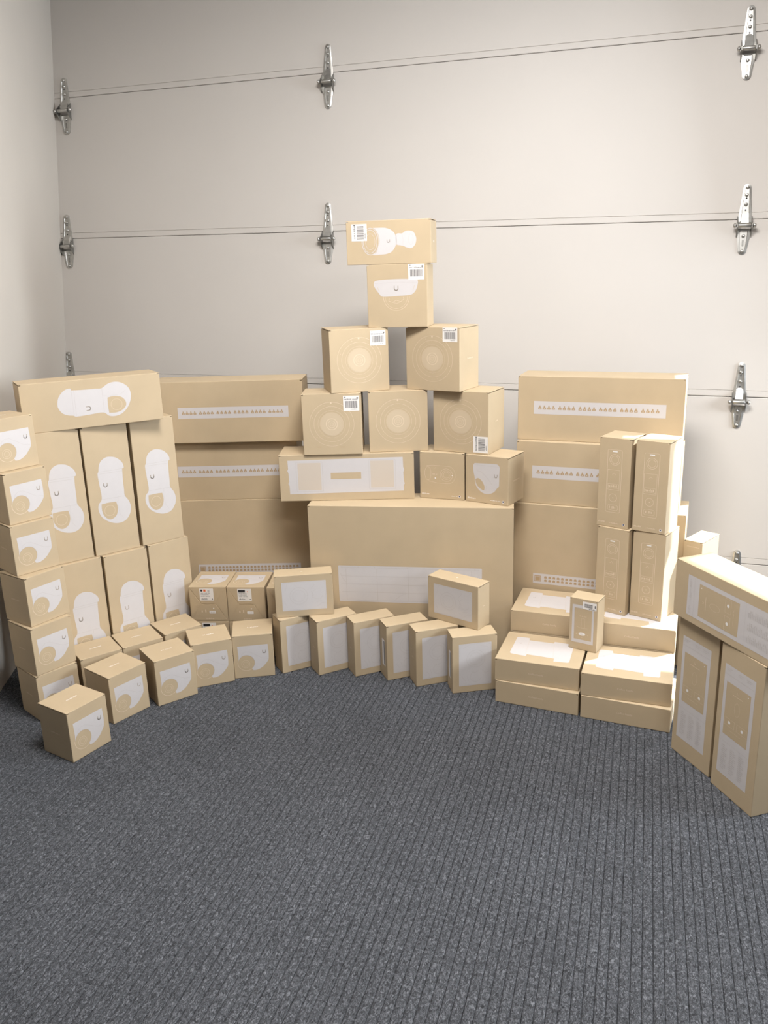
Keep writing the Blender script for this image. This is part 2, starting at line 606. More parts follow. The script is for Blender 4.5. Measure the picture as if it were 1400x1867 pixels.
HM = dict(
    upper=leaf_mesh('upper_leaf', 0.150, 0.012, 0.0235, 0.0130, 0.013),
    lower=leaf_mesh('lower_leaf', -0.100, -0.012, 0.0235, 0.0150, 0.015),
    barrel=lathe_x('barrel', ((0.0068, -0.0215), (0.0075, -0.0205), (0.0075, 0.0205), (0.0068, 0.0215))),
    pin=lathe_x('pin_head', ((0.0035, 0.0), (0.0035, 0.0045), (0.0080, 0.0050), (0.0088, 0.0085), (0.0070, 0.0125), (0.0030, 0.0145))),
    bolt=lathe_y('bolt', ((0.0062, 0.0), (0.0062, -0.0016), (0.0052, -0.0028), (0.0047, -0.0052), (0.0030, -0.0064), (0.0010, -0.0066))),
    hole=lathe_y('hole', ((0.0030, 0.0), (0.0030, -0.0004))),
    slot=prism('slot', rrect(-0.0034, -0.012, 0.0034, 0.012, 0.0032), -0.0030, -0.0036),
    tongue=prism('tongue', [(-0.015, 0.006), (0.015, 0.006), (0.013, 0.045), (0.006, 0.052), (-0.006, 0.052), (-0.013, 0.045)], -0.0062, -0.0092, 0.0008),
)
# the two bracket ears that hold the barrel clear of the door
ear = [(-0.004, 0.036), (-0.012, 0.028), (-0.033, 0.006), (-0.033, -0.007), (-0.014, -0.030), (-0.004, -0.038)]
bm = bmesh.new()
f0 = bm.faces.new([bm.verts.new((0.0, y, z)) for y, z in ear])
ex = bmesh.ops.extrude_face_region(bm, geom=[f0])
for v in ex['geom']:
    if isinstance(v, bmesh.types.BMVert):
        v.co.x = 0.0024
bmesh.ops.recalc_face_normals(bm, faces=bm.faces)
HM['ear'] = bm_mesh('bracket_ear', bm)
DOOR_ROT = Matrix(((1, 0, 0), (0, math.cos(TILT), math.sin(TILT)), (0, -math.sin(TILT), math.cos(TILT)))).to_4x4()


def hinge(x, v, label, sc=1.0, lean=0.0, wide=1.0):
    root = bpy.data.objects.new('door_hinge', None)
    root.empty_display_size = 0.03
    COL.objects.link(root)
    root.matrix_world = Matrix.Translation(door_pt(x, v, 0.0002)) @ DOOR_ROT @ Matrix.Rotation(lean, 4, 'Y') @ Matrix.Diagonal((sc * wide, sc, sc, 1))
    tag(root, label, 'hinge', 'steel hinges on the garage door')
    link('upper_leaf', HM['upper'], STEEL, root)
    link('lower_leaf', HM['lower'], STEEL, root)
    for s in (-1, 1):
        o = link('bracket_ear', HM['ear'], STEEL_SHADED, root)
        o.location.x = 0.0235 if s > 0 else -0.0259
    o = link('tongue', HM['tongue'], STEEL, root)
    o.location.z = 0.002
    o.rotation_euler.x = R(-17)
    o.location.y = -0.010
    o = link('barrel', HM['barrel'], STEEL, root)
    o.location.y = -0.026
    for s in (-1, 1):
        o = link('pin_head', HM['pin'], STEEL, root)
        o.location = (0.0255 * s, -0.026, 0)
        if s < 0: o.rotation_euler.z = math.pi
    for z in (0.138, 0.112, 0.078, -0.034, -0.088):
        o = link('bolt', HM['bolt'], STEEL, root)
        o.location = (0, -0.0030, z)
    for z, y in ((0.058, -0.0030), (0.100, -0.0030)):
        o = link('hole', HM['hole'], BLACK, root)
        o.location = (0, y, z)
    o = link('slot', HM['slot'], STEEL_SHADED, root)
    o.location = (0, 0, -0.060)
    return root


hinge(-2.310, 2.189, 'zinc hinge in the left wall corner, on the highest door seam', 0.97, R(-1.0), 1.2)
hinge(-2.334, 1.596, 'zinc hinge in the left wall corner, on the middle door seam', 0.97, R(-1.0), 1.2)
hinge(-2.362, 0.968, 'lowest zinc hinge in the left corner, partly hidden by cartons', 0.97, R(-1.0), 1.2)
hinge(-1.033, 2.207, 'zinc hinge at the mid door, directly above the box pyramid left side')
hinge(-1.036, 1.584, 'zinc hinge just left of the topmost box of the pyramid')
hinge(0.579, 2.183, 'zinc hinge at the top right corner of the picture')
hinge(0.608, 1.573, 'zinc hinge at the right edge, second from the top', 1.0, R(1.0))
hinge(0.634, 0.927, 'zinc hinge at the right edge beside the tall switch carton', 1.0, R(1.0))
hinge(0.668, 0.200, 'zinc hinge peeping out above the long carton at far right', 1.0, R(1.0))

# ceiling LED panels (they light the room; out of frame)
for i, (lx, ly, watts) in enumerate(LAMPS):
    fx = empty('ceiling_light', (lx, ly, CEIL))
    tag(fx, ('white LED ceiling panel above the boxes', 'white LED ceiling panel behind the viewer')[i], 'ceiling light')
    bm = bmesh.new()
    a, b = PANEL[0] / 2, PANEL[1] / 2
    for q in ((-a - 0.02, -a, -b - 0.02, b + 0.02), (a, a + 0.02, -b - 0.02, b + 0.02), (-a, a, -b - 0.02, -b), (-a, a, b, b + 0.02)):
        bm_box(bm, q[0], q[1], q[2], q[3], -0.035, -0.001)
    link('frame', bm_mesh('frame', bm), WHITE_METAL, fx)
    link('diffuser', box_mesh('diffuser', -a, a, -b, b, -0.022, -0.003, 0), emit('led_diffuser', (1, 0.95, 0.88, 1), 3.0), fx)
    li = bpy.data.lights.new('panel_light', 'AREA')
    li.shape = 'RECTANGLE'
    li.size, li.size_y = PANEL
    li.energy = watts
    li.color = (1.0, 0.972, 0.945)
    lo = bpy.data.objects.new('panel_light', li)
    COL.objects.link(lo)
    lo.location = (lx, ly, CEIL - 0.04)

# ------------------------------------------------------------------ cartons
# key: front bottom centre x, y, z, turn, width, depth, height
BOX = {
    'T1': (-1.6653, -0.3454, 0.8568, 68.27, 0.1500, 0.1437, 0.1714),
    'T2': (-1.6364, -0.3542, 0.6854, 68.44, 0.1500, 0.1437, 0.1714),
    'T3': (-1.6241, -0.3702, 0.5141, 64.01, 0.1500, 0.1437, 0.1714),
    'T4': (-1.5962, -0.3805, 0.3427, 72.13, 0.1500, 0.1437, 0.1714),
    'T5': (-1.5850, -0.3990, 0.1714, 68.85, 0.1500, 0.1437, 0.1714),
    'T6': (-1.5828, -0.4067, 0.0000, 64.27, 0.1500, 0.1437, 0.1714),
    'F1': (-1.3370, -0.5862, 0.0000, 74.28, 0.1500, 0.1437, 0.1714),
    'F2': (-1.3408, -0.3552, 0.0000, 68.25, 0.1500, 0.1437, 0.1714),
    'F3': (-1.2389, -0.2204, 0.0000, 52.96, 0.1500, 0.1437, 0.1714),
    'F4': (-1.1665, -0.0854, 0.0000, 36.71, 0.1500, 0.1437, 0.1714),
    'F5': (-1.0467, 0.0040, 0.0000, 24.33, 0.1500, 0.1437, 0.1714),
    'G1': (-1.5009, -0.2681, 0.0000, 52.09, 0.1500, 0.1437, 0.1714),
    'G2': (-1.4078, -0.1480, 0.0000, 50.92, 0.1500, 0.1437, 0.1714),
    'G3': (-1.3214, -0.0108, 0.0000, 54.04, 0.1500, 0.1437, 0.1714),
    'U1': (-1.2925, 0.1399, 0.1437, 12.55, 0.1500, 0.1714, 0.1437),
    'U2': (-1.1448, 0.1692, 0.1437, 12.55, 0.1500, 0.1714, 0.1437),
    'U3': (-0.9879, 0.1968, 0.1437, 14.07, 0.1500, 0.1714, 0.1437),
    'H1': (-0.8969, 0.1096, 0.0000, 44.71, 0.1639, 0.0774, 0.2163),
    'H2': (-0.7580, 0.1274, 0.0000, 44.42, 0.1639, 0.0774, 0.2163),
    'H3': (-0.6181, 0.1445, 0.0000, 39.58, 0.1639, 0.0774, 0.2163),
    'H4': (-0.4908, 0.1399, 0.0000, 36.71, 0.1639, 0.0774, 0.2163),
    'H5': (-0.3737, 0.1154, 0.0000, 33.73, 0.1639, 0.0774, 0.2163),
    'H6': (-0.2324, 0.0886, 0.0000, 26.38, 0.1639, 0.0774, 0.2163),
    'X1': (-0.8772, 0.1145, 0.2163, 23.30, 0.2163, 0.0774, 0.1639),
    'X2': (-0.3295, 0.1700, 0.2163, -21.61, 0.2163, 0.0774, 0.1639),
    'K': (-0.5138, 0.2764, 0.0000, 8.26, 0.7616, 0.1950, 0.6139),
    'L': (-0.7646, 0.3209, 0.6139, 15.26, 0.5078, 0.1688, 0.1784),
    'M': (-0.4175, 0.4012, 0.6139, -3.21, 0.1735, 0.1363, 0.1784),
    'N': (-0.2445, 0.3721, 0.6139, -16.12, 0.1735, 0.1363, 0.1784),
    'O1': (-0.8061, 0.3016, 0.7923, 15.29, 0.2203, 0.1553, 0.2274),
    'O2': (-0.5788, 0.3938, 0.7923, 17.28, 0.2203, 0.1553, 0.2274),
    'O3': (-0.3484, 0.4109, 0.7923, -12.19, 0.2203, 0.1553, 0.2274),
    'P1': (-0.7078, 0.3550, 1.0197, 30.68, 0.2203, 0.1553, 0.2274),
    'P2': (-0.4505, 0.4114, 1.0197, -14.99, 0.2203, 0.1553, 0.2274),
    'Q': (-0.5745, 0.4038, 1.2470, 3.94, 0.2197, 0.1268, 0.2190),
    'R': (-0.6017, 0.4023, 1.4660, 5.44, 0.3037, 0.1424, 0.1486),
    'B1': (-1.6424, -0.1788, 0.4751, 54.93, 0.1677, 0.1318, 0.4751),
    'B2': (-1.5400, -0.0403, 0.4751, 54.72, 0.1677, 0.1318, 0.4751),
    'B3': (-1.4365, 0.1035, 0.4751, 54.65, 0.1677, 0.1318, 0.4751),
    'C1': (-1.6189, -0.1738, 0.0000, 56.21, 0.1677, 0.1318, 0.4751),
    'C2': (-1.5160, -0.0364, 0.0000, 56.84, 0.1677, 0.1318, 0.4751),
    'C3': (-1.4245, 0.1130, 0.0000, 57.99, 0.1677, 0.1318, 0.4751),
    'A': (-1.5418, -0.0736, 0.9501, 46.99, 0.4751, 0.1318, 0.1677),
    'SL1': (-1.2476, 0.3392, 0.8171, 14.71, 0.5909, 0.1641, 0.2383),
    'SL2': (-1.2912, 0.3552, 0.5788, 15.06, 0.5909, 0.1641, 0.2383),
    'SL3': (-1.1950, 0.3760, 0.0000, 15.47, 0.6177, 0.2000, 0.5788),
    'S1': (0.1309, 0.5444, 0.8171, -4.73, 0.5909, 0.1641, 0.2383),
    'S2': (0.1328, 0.5145, 0.5788, -5.02, 0.5909, 0.1641, 0.2383),
    'S3': (0.1410, 0.5001, 0.0000, -4.89, 0.6297, 0.2000, 0.5788),
    'D1': (0.2030, 0.3401, 0.5615, -21.09, 0.1163, 0.1264, 0.3171),
    'D2': (0.3242, 0.3032, 0.5615, -19.93, 0.1163, 0.1264, 0.3171),
    'D3': (0.2090, 0.3278, 0.2444, -21.92, 0.1163, 0.1264, 0.3171),
    'D4': (0.3304, 0.3036, 0.2444, -21.58, 0.1163, 0.1264, 0.3171),
    'W1': (-0.0097, 0.0200, 0.0000, -6.80, 0.2865, 0.2289, 0.0815),
    'W2': (-0.0121, 0.0303, 0.0815, -3.64, 0.2865, 0.2289, 0.0815),
    'W3': (0.2809, -0.0185, 0.0000, -6.79, 0.2865, 0.2289, 0.0815),
    'W4': (0.2795, -0.0087, 0.0815, -3.31, 0.2865, 0.2289, 0.0815),
    'Y1': (0.0055, 0.2677, 0.1629, -3.36, 0.2865, 0.2289, 0.0815),
    'Y2': (0.2918, 0.2278, 0.1629, -3.82, 0.2865, 0.2289, 0.0815),
    'Z': (0.1283, 0.1666, 0.1629, -15.79, 0.1014, 0.0717, 0.1903),
    'BB': (0.4740, -0.1907, 0.0000, -54.14, 0.1736, 0.1235, 0.4480),
    'CC': (0.5755, -0.3545, 0.0000, -56.85, 0.1736, 0.1235, 0.4480),
    'AA': (0.5329, -0.2966, 0.4480, -54.30, 0.4480, 0.1235, 0.1736),
    'V1': (-1.2925, 0.1399, 0.0000, 12.55, 0.1500, 0.1714, 0.1437),
    'V2': (-1.1448, 0.1692, 0.0000, 12.55, 0.1500, 0.1714, 0.1437),
    'V3': (-0.9879, 0.1968, 0.0000, 14.07, 0.1500, 0.1714, 0.1437),
    'W5': (0.0055, 0.2677, 0.0000, -3.36, 0.2865, 0.2289, 0.0815),
    'W6': (0.0055, 0.2677, 0.0815, -3.36, 0.2865, 0.2289, 0.0815),
    'W7': (0.2918, 0.2278, 0.0000, -3.82, 0.2865, 0.2289, 0.0815),
    'W8': (0.2918, 0.2278, 0.0815, -3.82, 0.2865, 0.2289, 0.0815),
    'E2': (0.4807, 0.4435, 0.0000, -28.00, 0.0700, 0.1380, 0.4950),
}
LID = 0.0022


def carton(key, name, label, group=None, lid=True, flap_sides=('left', 'right')):
    x, y, z, a, w_, d_, h_ = BOX[key]
    o = empty(name, (x, y, z), R(a))
    tag(o, label, 'box', group)
    g = 0.0009                                      # cartons touch but do not share a face
    if lid:
        bm = bmesh.new()
        k = ('body', round(w_, 4), round(d_, 4), round(h_, 4))
        if k not in CACHE:
            zt = h_ - LID - 0.0030
            bm_box(bm, -w_ / 2 + g, w_ / 2 - g, g, d_ - g, 0.0002, zt)
            low = [q for q in bm.edges if min(v.co.z for v in q.verts) < zt - 1e-5]       # the rim under the lid stays sharp
            bmesh.ops.bevel(bm, geom=low, offset=0.0016, segments=2, affect='EDGES', profile=0.5)
            bm_box(bm, -w_ / 2 + 0.009, w_ / 2 - 0.009, g, d_ - g, zt, h_ - LID)
            CACHE[k] = bm_mesh('body', bm)
        else:
            bm.free()
        link('body', CACHE[k], KRAFT, o)
        k = ('lid', round(w_, 4), round(d_, 4), round(h_, 4))
        if k not in CACHE:
            bm = bmesh.new()
            bm_box(bm, -w_ / 2 + g, w_ / 2 - g, g, d_ - g, h_ - LID, h_ - 0.0002)
            up = [q for q in bm.edges if min(v.co.z for v in q.verts) > h_ - 0.001]
            bmesh.ops.bevel(bm, geom=up, offset=0.0014, segments=2, affect='EDGES', profile=0.5)
            CACHE[k] = bm_mesh('lid', bm)
        link('lid', CACHE[k], KRAFT, o)
    else:
        link('body', box_mesh('body', -w_ / 2 + g, w_ / 2 - g, g, d_ - g, 0.0002, h_ - 0.0002, 0.0016), KRAFT, o)
    return o, (w_, d_, h_)


def sc(pts, W, H):
    return [(u * W, v * H) for u, v in pts]


def quad_rect(o, name, u0, v0, u1, v1, m, face, dims, e, key=None):
    W, H, _ = face_fn(face, *dims)
    return decal(o, name, [rect(u0 * W, v0 * H, u1 * W, v1 * H)], m, face, dims, e, key)


def seal_logo(o, u, v, r, face, dims, key):
    W, H, _ = face_fn(face, *dims)
    p = decal(o, 'round_seal', [disc(u * W, v * H, r)], STICKER, face, dims, E1, key)
    decal(p, 'seal_mark', [disc(u * W, v * H - r * 0.08, r * 0.62, 20)], NAVY, face, dims, E2, key)


def barcode_sticker(o, u0, v0, u1, v1, face, dims, seed, turned=False, key=None):
    W, H, _ = face_fn(face, *dims)
    x0, y0, x1, y1 = u0 * W, v0 * H, u1 * W, v1 * H
    s = decal(o, 'barcode_sticker', [rect(x0, y0, x1, y1)], STICKER, face, dims, E3)
    rnd = random.Random(seed)
    bars, tx = [], []
    a, b = (y0, y1) if turned else (x0, x1)
    c0, c1 = (x0, x1) if turned else (y0, y1)
    n = 15
    t = a + (b - a) * 0.12
    end = b - (b - a) * 0.12
    lo, hi = c0 + (c1 - c0) * 0.34, c0 + (c1 - c0) * 0.80
    while t < end:
        wd = (b - a) * rnd.choice((0.018, 0.03, 0.045))
        bars.append(rect(lo, t, hi, t + wd) if turned else rect(t, lo, t + wd, hi))
        t += wd + (b - a) * rnd.choice((0.018, 0.026))
    if turned:
        tx = [[(x0 + (y - y0) * 0 + xx, yy) for xx, yy in ()] for y in ()]
        for q in letters(a + (b - a) * 0.08, 0, b - (b - a) * 0.08, (c1 - c0) * 0.10, seed):
            tx.append([(c0 + (c1 - c0) * 0.14 + v, u) for u, v in q])
        tx.append(rect(c0 + (c1 - c0) * 0.14, a + (b - a) * 0.03, c0 + (c1 - c0) * 0.26, a + (b - a) * 0.09))
        for q in letters(a + (b - a) * 0.55, 0, b - (b - a) * 0.14, (c1 - c0) * 0.08, seed + 5):
            tx.append([(c0 + (c1 - c0) * 0.85 + v, u) for u, v in q])
    else:
        tx = letters(a + (b - a) * 0.06, c0 + (c1 - c0) * 0.18, b - (b - a) * 0.06, c0 + (c1 - c0) * 0.27, seed)
        tx += [rect(a + (b - a) * 0.06, c0 + (c1 - c0) * 0.06, a + (b - a) * 0.16, c0 + (c1 - c0) * 0.11),
               rect(b - (b - a) * 0.16, c0 + (c1 - c0) * 0.10, b - (b - a) * 0.06, c0 + (c1 - c0) * 0.20)]
        tx += letters(a + (b - a) * 0.52, c0 + (c1 - c0) * 0.85, b - (b - a) * 0.16, c0 + (c1 - c0) * 0.92, seed + 5)
    decal(s, 'barcode', bars, GREY_INK, face, dims, E4)
    decal(s, 'fine_print', tx, GREY_INK, face, dims, E4)


# ---- artwork -------------------------------------------------------------
TUR = [(0.118, 0.250), (0.86, 0.240), (0.872, 0.420), (0.866, 0.575), (0.845, 0.628), (0.80, 0.680), (0.72, 0.756), (0.62, 0.812), (0.53, 0.832), (0.465, 0.828)]


def art_turret(o, face, dims, logo=True, flip=False):
    W, H, _ = face_fn(face, *dims)
    key = ('turret', face, round(W, 3), round(H, 3))
    cx, cy, r = 0.315 * W, 0.645 * H, 0.205 * W
    hole = arc(cx, cy, r, 52, -170, 26)
    body = smooth(sc(TUR, W, H) + hole + [(0.130 * W, 0.50 * H)], 2)
    p = decal(o, 'printed_camera_picture', [body], WHITE_INK, face, dims, E1, key)
    ln = stroke([(0.19 * W, 0.50 * H), (0.22 * W, 0.43 * H), (0.30 * W, 0.385 * H), (0.40 * W, 0.39 * H), (0.55 * W, 0.47 * H), (0.70 * W, 0.555 * H), (0.855 * W, 0.575 * H)], 0.0006)
    ln += ring(cx, cy, r * 0.99, 0.0006, 30, a0=-165, a1=50)
    decal(p, 'line_art', ln, INK_LINE, face, dims, E2, key)
    ol = ring(cx, cy, r + 0.0008, 0.0012, 30, a0=50, a1=190)
    ol += ring(cx - 0.02 * W, cy + 0.03 * H, r * 0.50, 0.0007, 26) + ring(cx - 0.02 * W, cy + 0.03 * H, r * 0.30, 0.0006, 20)
    decal(p, 'lens_outline', ol, KRAFT_LINE, face, dims, E1, key)
    if logo:
        decal(p, 'logo_mark', u_mark(0.765 * W, 0.405 * H, 0.072 * W), LOGO_INK, face, dims, E2, key)


PAN = [(0.277, 0.347), (0.296, 0.309), (0.351, 0.271), (0.456, 0.249), (0.555, 0.247), (0.683, 0.261), (0.789, 0.295), (0.83, 0.325), (0.833, 0.348), (0.795, 0.353), (0.784, 0.434), (0.783, 0.515), (0.782, 0.564), (0.862, 0.613), (0.89, 0.668), (0.848, 0.718), (0.75, 0.758), (0.61, 0.772), (0.461, 0.762), (0.319, 0.733), (0.216, 0.691), (0.178, 0.640), (0.197, 0.597), (0.276, 0.557), (0.264, 0.46), (0.250, 0.368)]
PAN_HOLE = [(0.255, 0.600), (0.412, 0.597), (0.578, 0.600), (0.596, 0.636), (0.592, 0.670), (0.548, 0.708), (0.454, 0.729), (0.365, 0.725), (0.283, 0.692), (0.250, 0.650)]


def art_pan(o, face, dims, turned=False):
    W, H, _ = face_fn(face, *dims)
    key = ('pan', turned, round(W, 3), round(H, 3))
    if turned:
        A, B = H, W
        T = lambda pts: [(v, H - u) for u, v in pts]
    else:
        A, B = W, H
        T = lambda pts: pts
    p = decal(o, 'printed_camera_picture', [T(smooth(sc(PAN, A, B)))], WHITE_INK, face, dims, E1, key)
    decal(p, 'lens_window', [T(smooth(sc(PAN_HOLE, A, B)))], KRAFT, face, dims, E2, key)
    ln = []
    for a, b in (((0.285, 0.351), (0.80, 0.352)), ((0.268, 0.366), (0.79, 0.370)), ((0.276, 0.565), (0.78, 0.567))):
        ln += stroke(sc([a, b], A, B), 0.0008)
    decal(p, 'body_lines', [T(q) for q in ln], INK_LINE, face, dims, E2, key)
    ln = stroke(sc([(0.60, 0.598), (0.615, 0.64), (0.63, 0.70), (0.70, 0.735)], A, B), 0.0006)
    ln += stroke(sc([(0.63, 0.567), (0.62, 0.598)], A, B), 0.0006)
    decal(p, 'line_art', [T(q) for q in ln], INK_LINE, face, dims, E2, key)
    um = u_mark(0.392 * A, 0.457 * B, 0.075 * A)
    decal(p, 'logo_mark', [T(q) for q in um], LOGO_INK, face, dims, E2, key)
    decal(p, 'lens_outline', [T(q) for q in ring(0.42 * A, 0.66 * B, 0.115 * A, 0.0008, 26)], KRAFT_LINE, face, dims, E3, key)


def art_rings(o, dims, cx=0.498, cy=0.496, tick=True):
    face = 'front'
    W, H, _ = face_fn(face, *dims)
    x, y = cx * W, cy * H
    r = 0.372 * W
    p = decal(o, 'printed_camera_rings', [disc(x, y, r * 0.52, 48)], KRAFT_SOFT, face, dims, E1, ('rings', cx))
    ln = ring(x, y, r, 0.0011) + ring(x, y, r * 0.80, 0.0010) + ring(x, y, r * 0.62, 0.0006) + ring(x, y, r * 0.53, 0.0006)
    ln += ring(x, y, r * 0.255, 0.0022, 36) + ring(x, y, r * 0.16, 0.0012, 30) + ring(x, y, r * 0.075, 0.0008, 20)
    for a in (20, 75, 140, 200, 250, 318):
        ln.append(disc(x + r * 0.90 * math.cos(R(a)), y + r * 0.90 * math.sin(R(a)), 0.0013, 8))
    if tick:
        ln += [disc(x, y - r * 0.955, 0.0032, 12)]
    decal(p, 'line_art', ln, KRAFT_LINE, face, dims, E2, ('rings', cx))


def port_icons(n, groups, x0, pitch, gpitch, y0, w_, h_):
    out = []
    for k in range(n):
        x = x0 + (k % (n // groups)) * pitch + (k // (n // groups)) * gpitch
        out.append([(x, y0 + h_), (x, y0 + h_ * 0.5), (x + w_ * 0.28, y0 + h_ * 0.42), (x + w_ * 0.35, y0), (x + w_ * 0.65, y0),
                    (x + w_ * 0.72, y0 + h_ * 0.42), (x + w_, y0 + h_ * 0.5), (x + w_, y0 + h_)])
    return out


def art_switch(o, dims, u0=0.103, u1=0.895, v0=0.385, v1=0.587):
    W, H, _ = face_fn('front', *dims)
    key = ('switch', u0)
    p = decal(o, 'printed_switch_strip', [rect(u0 * W, v0 * H, u1 * W, v1 * H)], WHITE_INK, 'front', dims, E1, key)
    L = (u1 - u0) * W
    hs = (v1 - v0) * H
    ic = port_icons(24, 6, u0 * W + L * 0.036, L * 0.0352, L * 0.157, v0 * H + hs * 0.33, L * 0.0255, hs * 0.30)
    decal(p, 'port_icons', ic, KRAFT_DARK, 'front', dims, E2, key)
    dots = [disc(sum(q[0] for q in c) / 8, v0 * H + hs * 0.56, hs * 0.035, 8) for c in ic]
    decal(p, 'port_details', dots, WHITE_INK, 'front', dims, E3, key)


def art_bigswitch(o, dims, u0, u1, v0=0.478, v1=0.549):
    W, H, _ = face_fn('front', *dims)
    key = ('bigswitch', u0)
    p = decal(o, 'printed_switch_strip', [rect(u0 * W, v0 * H, u1 * W, v1 * H)], WHITE_INK, 'front', dims, E1, key)
    L, hs = (u1 - u0) * W, (v1 - v0) * H
    x, y = u0 * W, v0 * H
    decal(p, 'screen_icon', [rect(x + L * 0.012, y + hs * 0.20, x + L * 0.066, y + hs * 0.80)], KRAFT_DARK, 'front', dims, E2, key)
    decal(p, 'screen_detail', stroke(rect(x + L * 0.018, y + hs * 0.28, x + L * 0.060, y + hs * 0.72), 0.0010, True), WHITE_INK, 'front', dims, E3, key)
    ic = []
    for k in range(26):
        for j in (0, 1):
            a = x + L * (0.092 + k * 0.0345)
            b = y + hs * (0.22 + j * 0.32)
            ic.append([(a, b + hs * 0.22), (a, b + hs * 0.06), (a + L * 0.006, b), (a + L * 0.016, b), (a + L * 0.022, b + hs * 0.06), (a + L * 0.022, b + hs * 0.22)])
    decal(p, 'port_icons', ic, KRAFT_DARK, 'front', dims, E2, key)


def art_hub(o, dims, landscape=False):
    W, H, _ = face_fn('front', *dims)
    key = ('hub', landscape)
    a, b, c, d = (0.124, 0.158, 0.880, 0.848) if landscape else (0.150, 0.134, 0.868, 0.882)
    p = decal(o, 'printed_device_picture', [rrect(a * W, b * H, c * W, d * H, 0.002)], WHITE_INK, 'front', dims, E1, key)
    T = (lambda pts: [(v * W, (1 - u) * H) for u, v in pts]) if landscape else (lambda pts: sc(pts, W, H))
    ln = []
    m = min(W, H)
    cx, cy = (0.41 * W, 0.50 * H) if landscape else (0.52 * W, 0.41 * H)
    ln += ring(cx, cy, 0.20 * m, 0.0006, 40) + ring(cx, cy, 0.14 * m, 0.0005, 36)
    for q in (((0.24, 0.21), (0.38, 0.16)), ((0.62, 0.18), (0.79, 0.22)), ((0.22, 0.72), (0.30, 0.80), (0.30, 0.86)), ((0.66, 0.62), (0.74, 0.68), (0.80, 0.66)), ((0.40, 0.62), (0.50, 0.66), (0.60, 0.62)), ((0.33, 0.70), (0.36, 0.80))):
        ln += stroke(T(list(q)), 0.0005)
    e2 = (T([(0.52, 0.73)])[0])
    ln += ring(e2[0], e2[1], 0.12 * m, 0.0005, 30, a0=20, a1=250)
    ln += stroke(rrect(a * W + 0.003, b * H + 0.003, c * W - 0.003, d * H - 0.003, 0.006), 0.0004, True)
    for k, (u, v) in enumerate(((0.2, 0.18), (0.82, 0.17), (0.21, 0.84), (0.81, 0.85), (0.5, 0.55))):
        ln.append(disc(*T([(u, v)])[0], 0.0009, 8))
    decal(p, 'line_art', ln, INK_LINE, 'front', dims, E2, key)


def art_doorbell(o, dims):
    W, H, _ = face_fn('front', *dims)
    key = 'doorbell'
    N = lambda u, v: (u * W, v * H)
    x0, y0 = N(0.272, 0.130)
    x1, y1 = N(0.715, 0.830)
    p = decal(o, 'printed_doorbell_outline', stroke(rrect(x0, y0, x1, y1, 0.006), 0.0012, True), KRAFT_LINE, 'front', dims, E1, key)
    c = N(0.500, 0.240)
    ln = ring(*c, 0.0188, 0.0013, 40) + ring(*c, 0.0130, 0.0012, 36)
    a, b = N(0.292, 0.352)
    e, f = N(0.668, 0.575)
    ln += stroke(rect(a, b, e, f), 0.0009, True)
    ln += stroke([N(0.440, 0.405), N(0.488, 0.386), N(0.540, 0.405)], 0.0010)
    a, b = N(0.315, 0.510)
    e, f = N(0.645, 0.556)
    ln += stroke(rect(a, b, e, f), 0.0008, True) + letters(a + 0.002, b + 0.003, e - 0.002, f - 0.003, 3)
    c = N(0.486, 0.664)
    ln += ring(*c, 0.0140, 0.0012, 36) + [disc(*c, 0.0018, 10)]
    a, b = N(0.330, 0.745)
    e, f = N(0.650, 0.805)
    ln += stroke(rrect(a, b, e, f, 0.007), 0.0008, True) + letters(a + 0.006, b + 0.005, e - 0.006, f - 0.005, 9)
    decal(p, 'line_art', ln, KRAFT_LINE, 'front', dims, E1, key)
    c = N(0.496, 0.149)
    decal(p, 'name_tab', [rect(c[0] - 0.0085, c[1] - 0.0022, c[0] + 0.0085, c[1] + 0.0022)], WHITE_BRIGHT, 'front', dims, E1, key)
    t = letters(*N(0.055, 0.940), N(0.285, 0)[0], N(0, 0.958)[1], 11)
    decal(o, 'model_lettering', letters(*N(0.42, 0.945), N(0.70, 0)[0], N(0, 0.958)[1], 12), KRAFT_LINE, 'front', dims, E1, key)
    decal(o, 'lettering', t, KRAFT_LINE, 'front', dims, E1, key)
    seal_logo(o, 0.855, 0.955, 0.0046, 'front', dims, key)


PADDLE = [(0.140, 0.175), (0.165, 0.160), (0.292, 0.160), (0.303, 0.240), (0.606, 0.248), (0.608, 0.190), (0.838, 0.208), (0.850, 0.240), (0.860, 0.815), (0.845, 0.840), (0.680, 0.858), (0.675, 0.760), (0.345, 0.735), (0.342, 0.800), (0.160, 0.770), (0.140, 0.740)]


def art_paddle(o, dims):
    W, H, _ = face_fn('top', *dims)
    p = decal(o, 'printed_device_picture', [sc(PADDLE, W, H)], WHITE_INK, 'top', dims, E1, 'paddle')
    decal(p, 'fold_line', stroke(sc([(0.303, 0.250), (0.33, 0.73)], W, H), 0.0007), PANEL_TAN, 'top', dims, E2, 'paddle1')
    decal(p, 'fold_line', stroke(sc([(0.61, 0.25), (0.66, 0.75)], W, H), 0.0007), PANEL_TAN, 'top', dims, E2, 'paddle2')
    decal(p, 'logo_mark', u_mark(0.215 * W, 0.38 * H, 0.02 * W), LOGO_INK, 'top', dims, E2, 'paddle')


def art_slogan(o, dims):
    W, H, _ = face_fn('front', *dims)
    decal(o, 'lettering', text_polys('Coffee Ready', 0.408 * W, 0.555 * H, 0.0092), KRAFT_LINE, 'front', dims, E1, 'slogan')


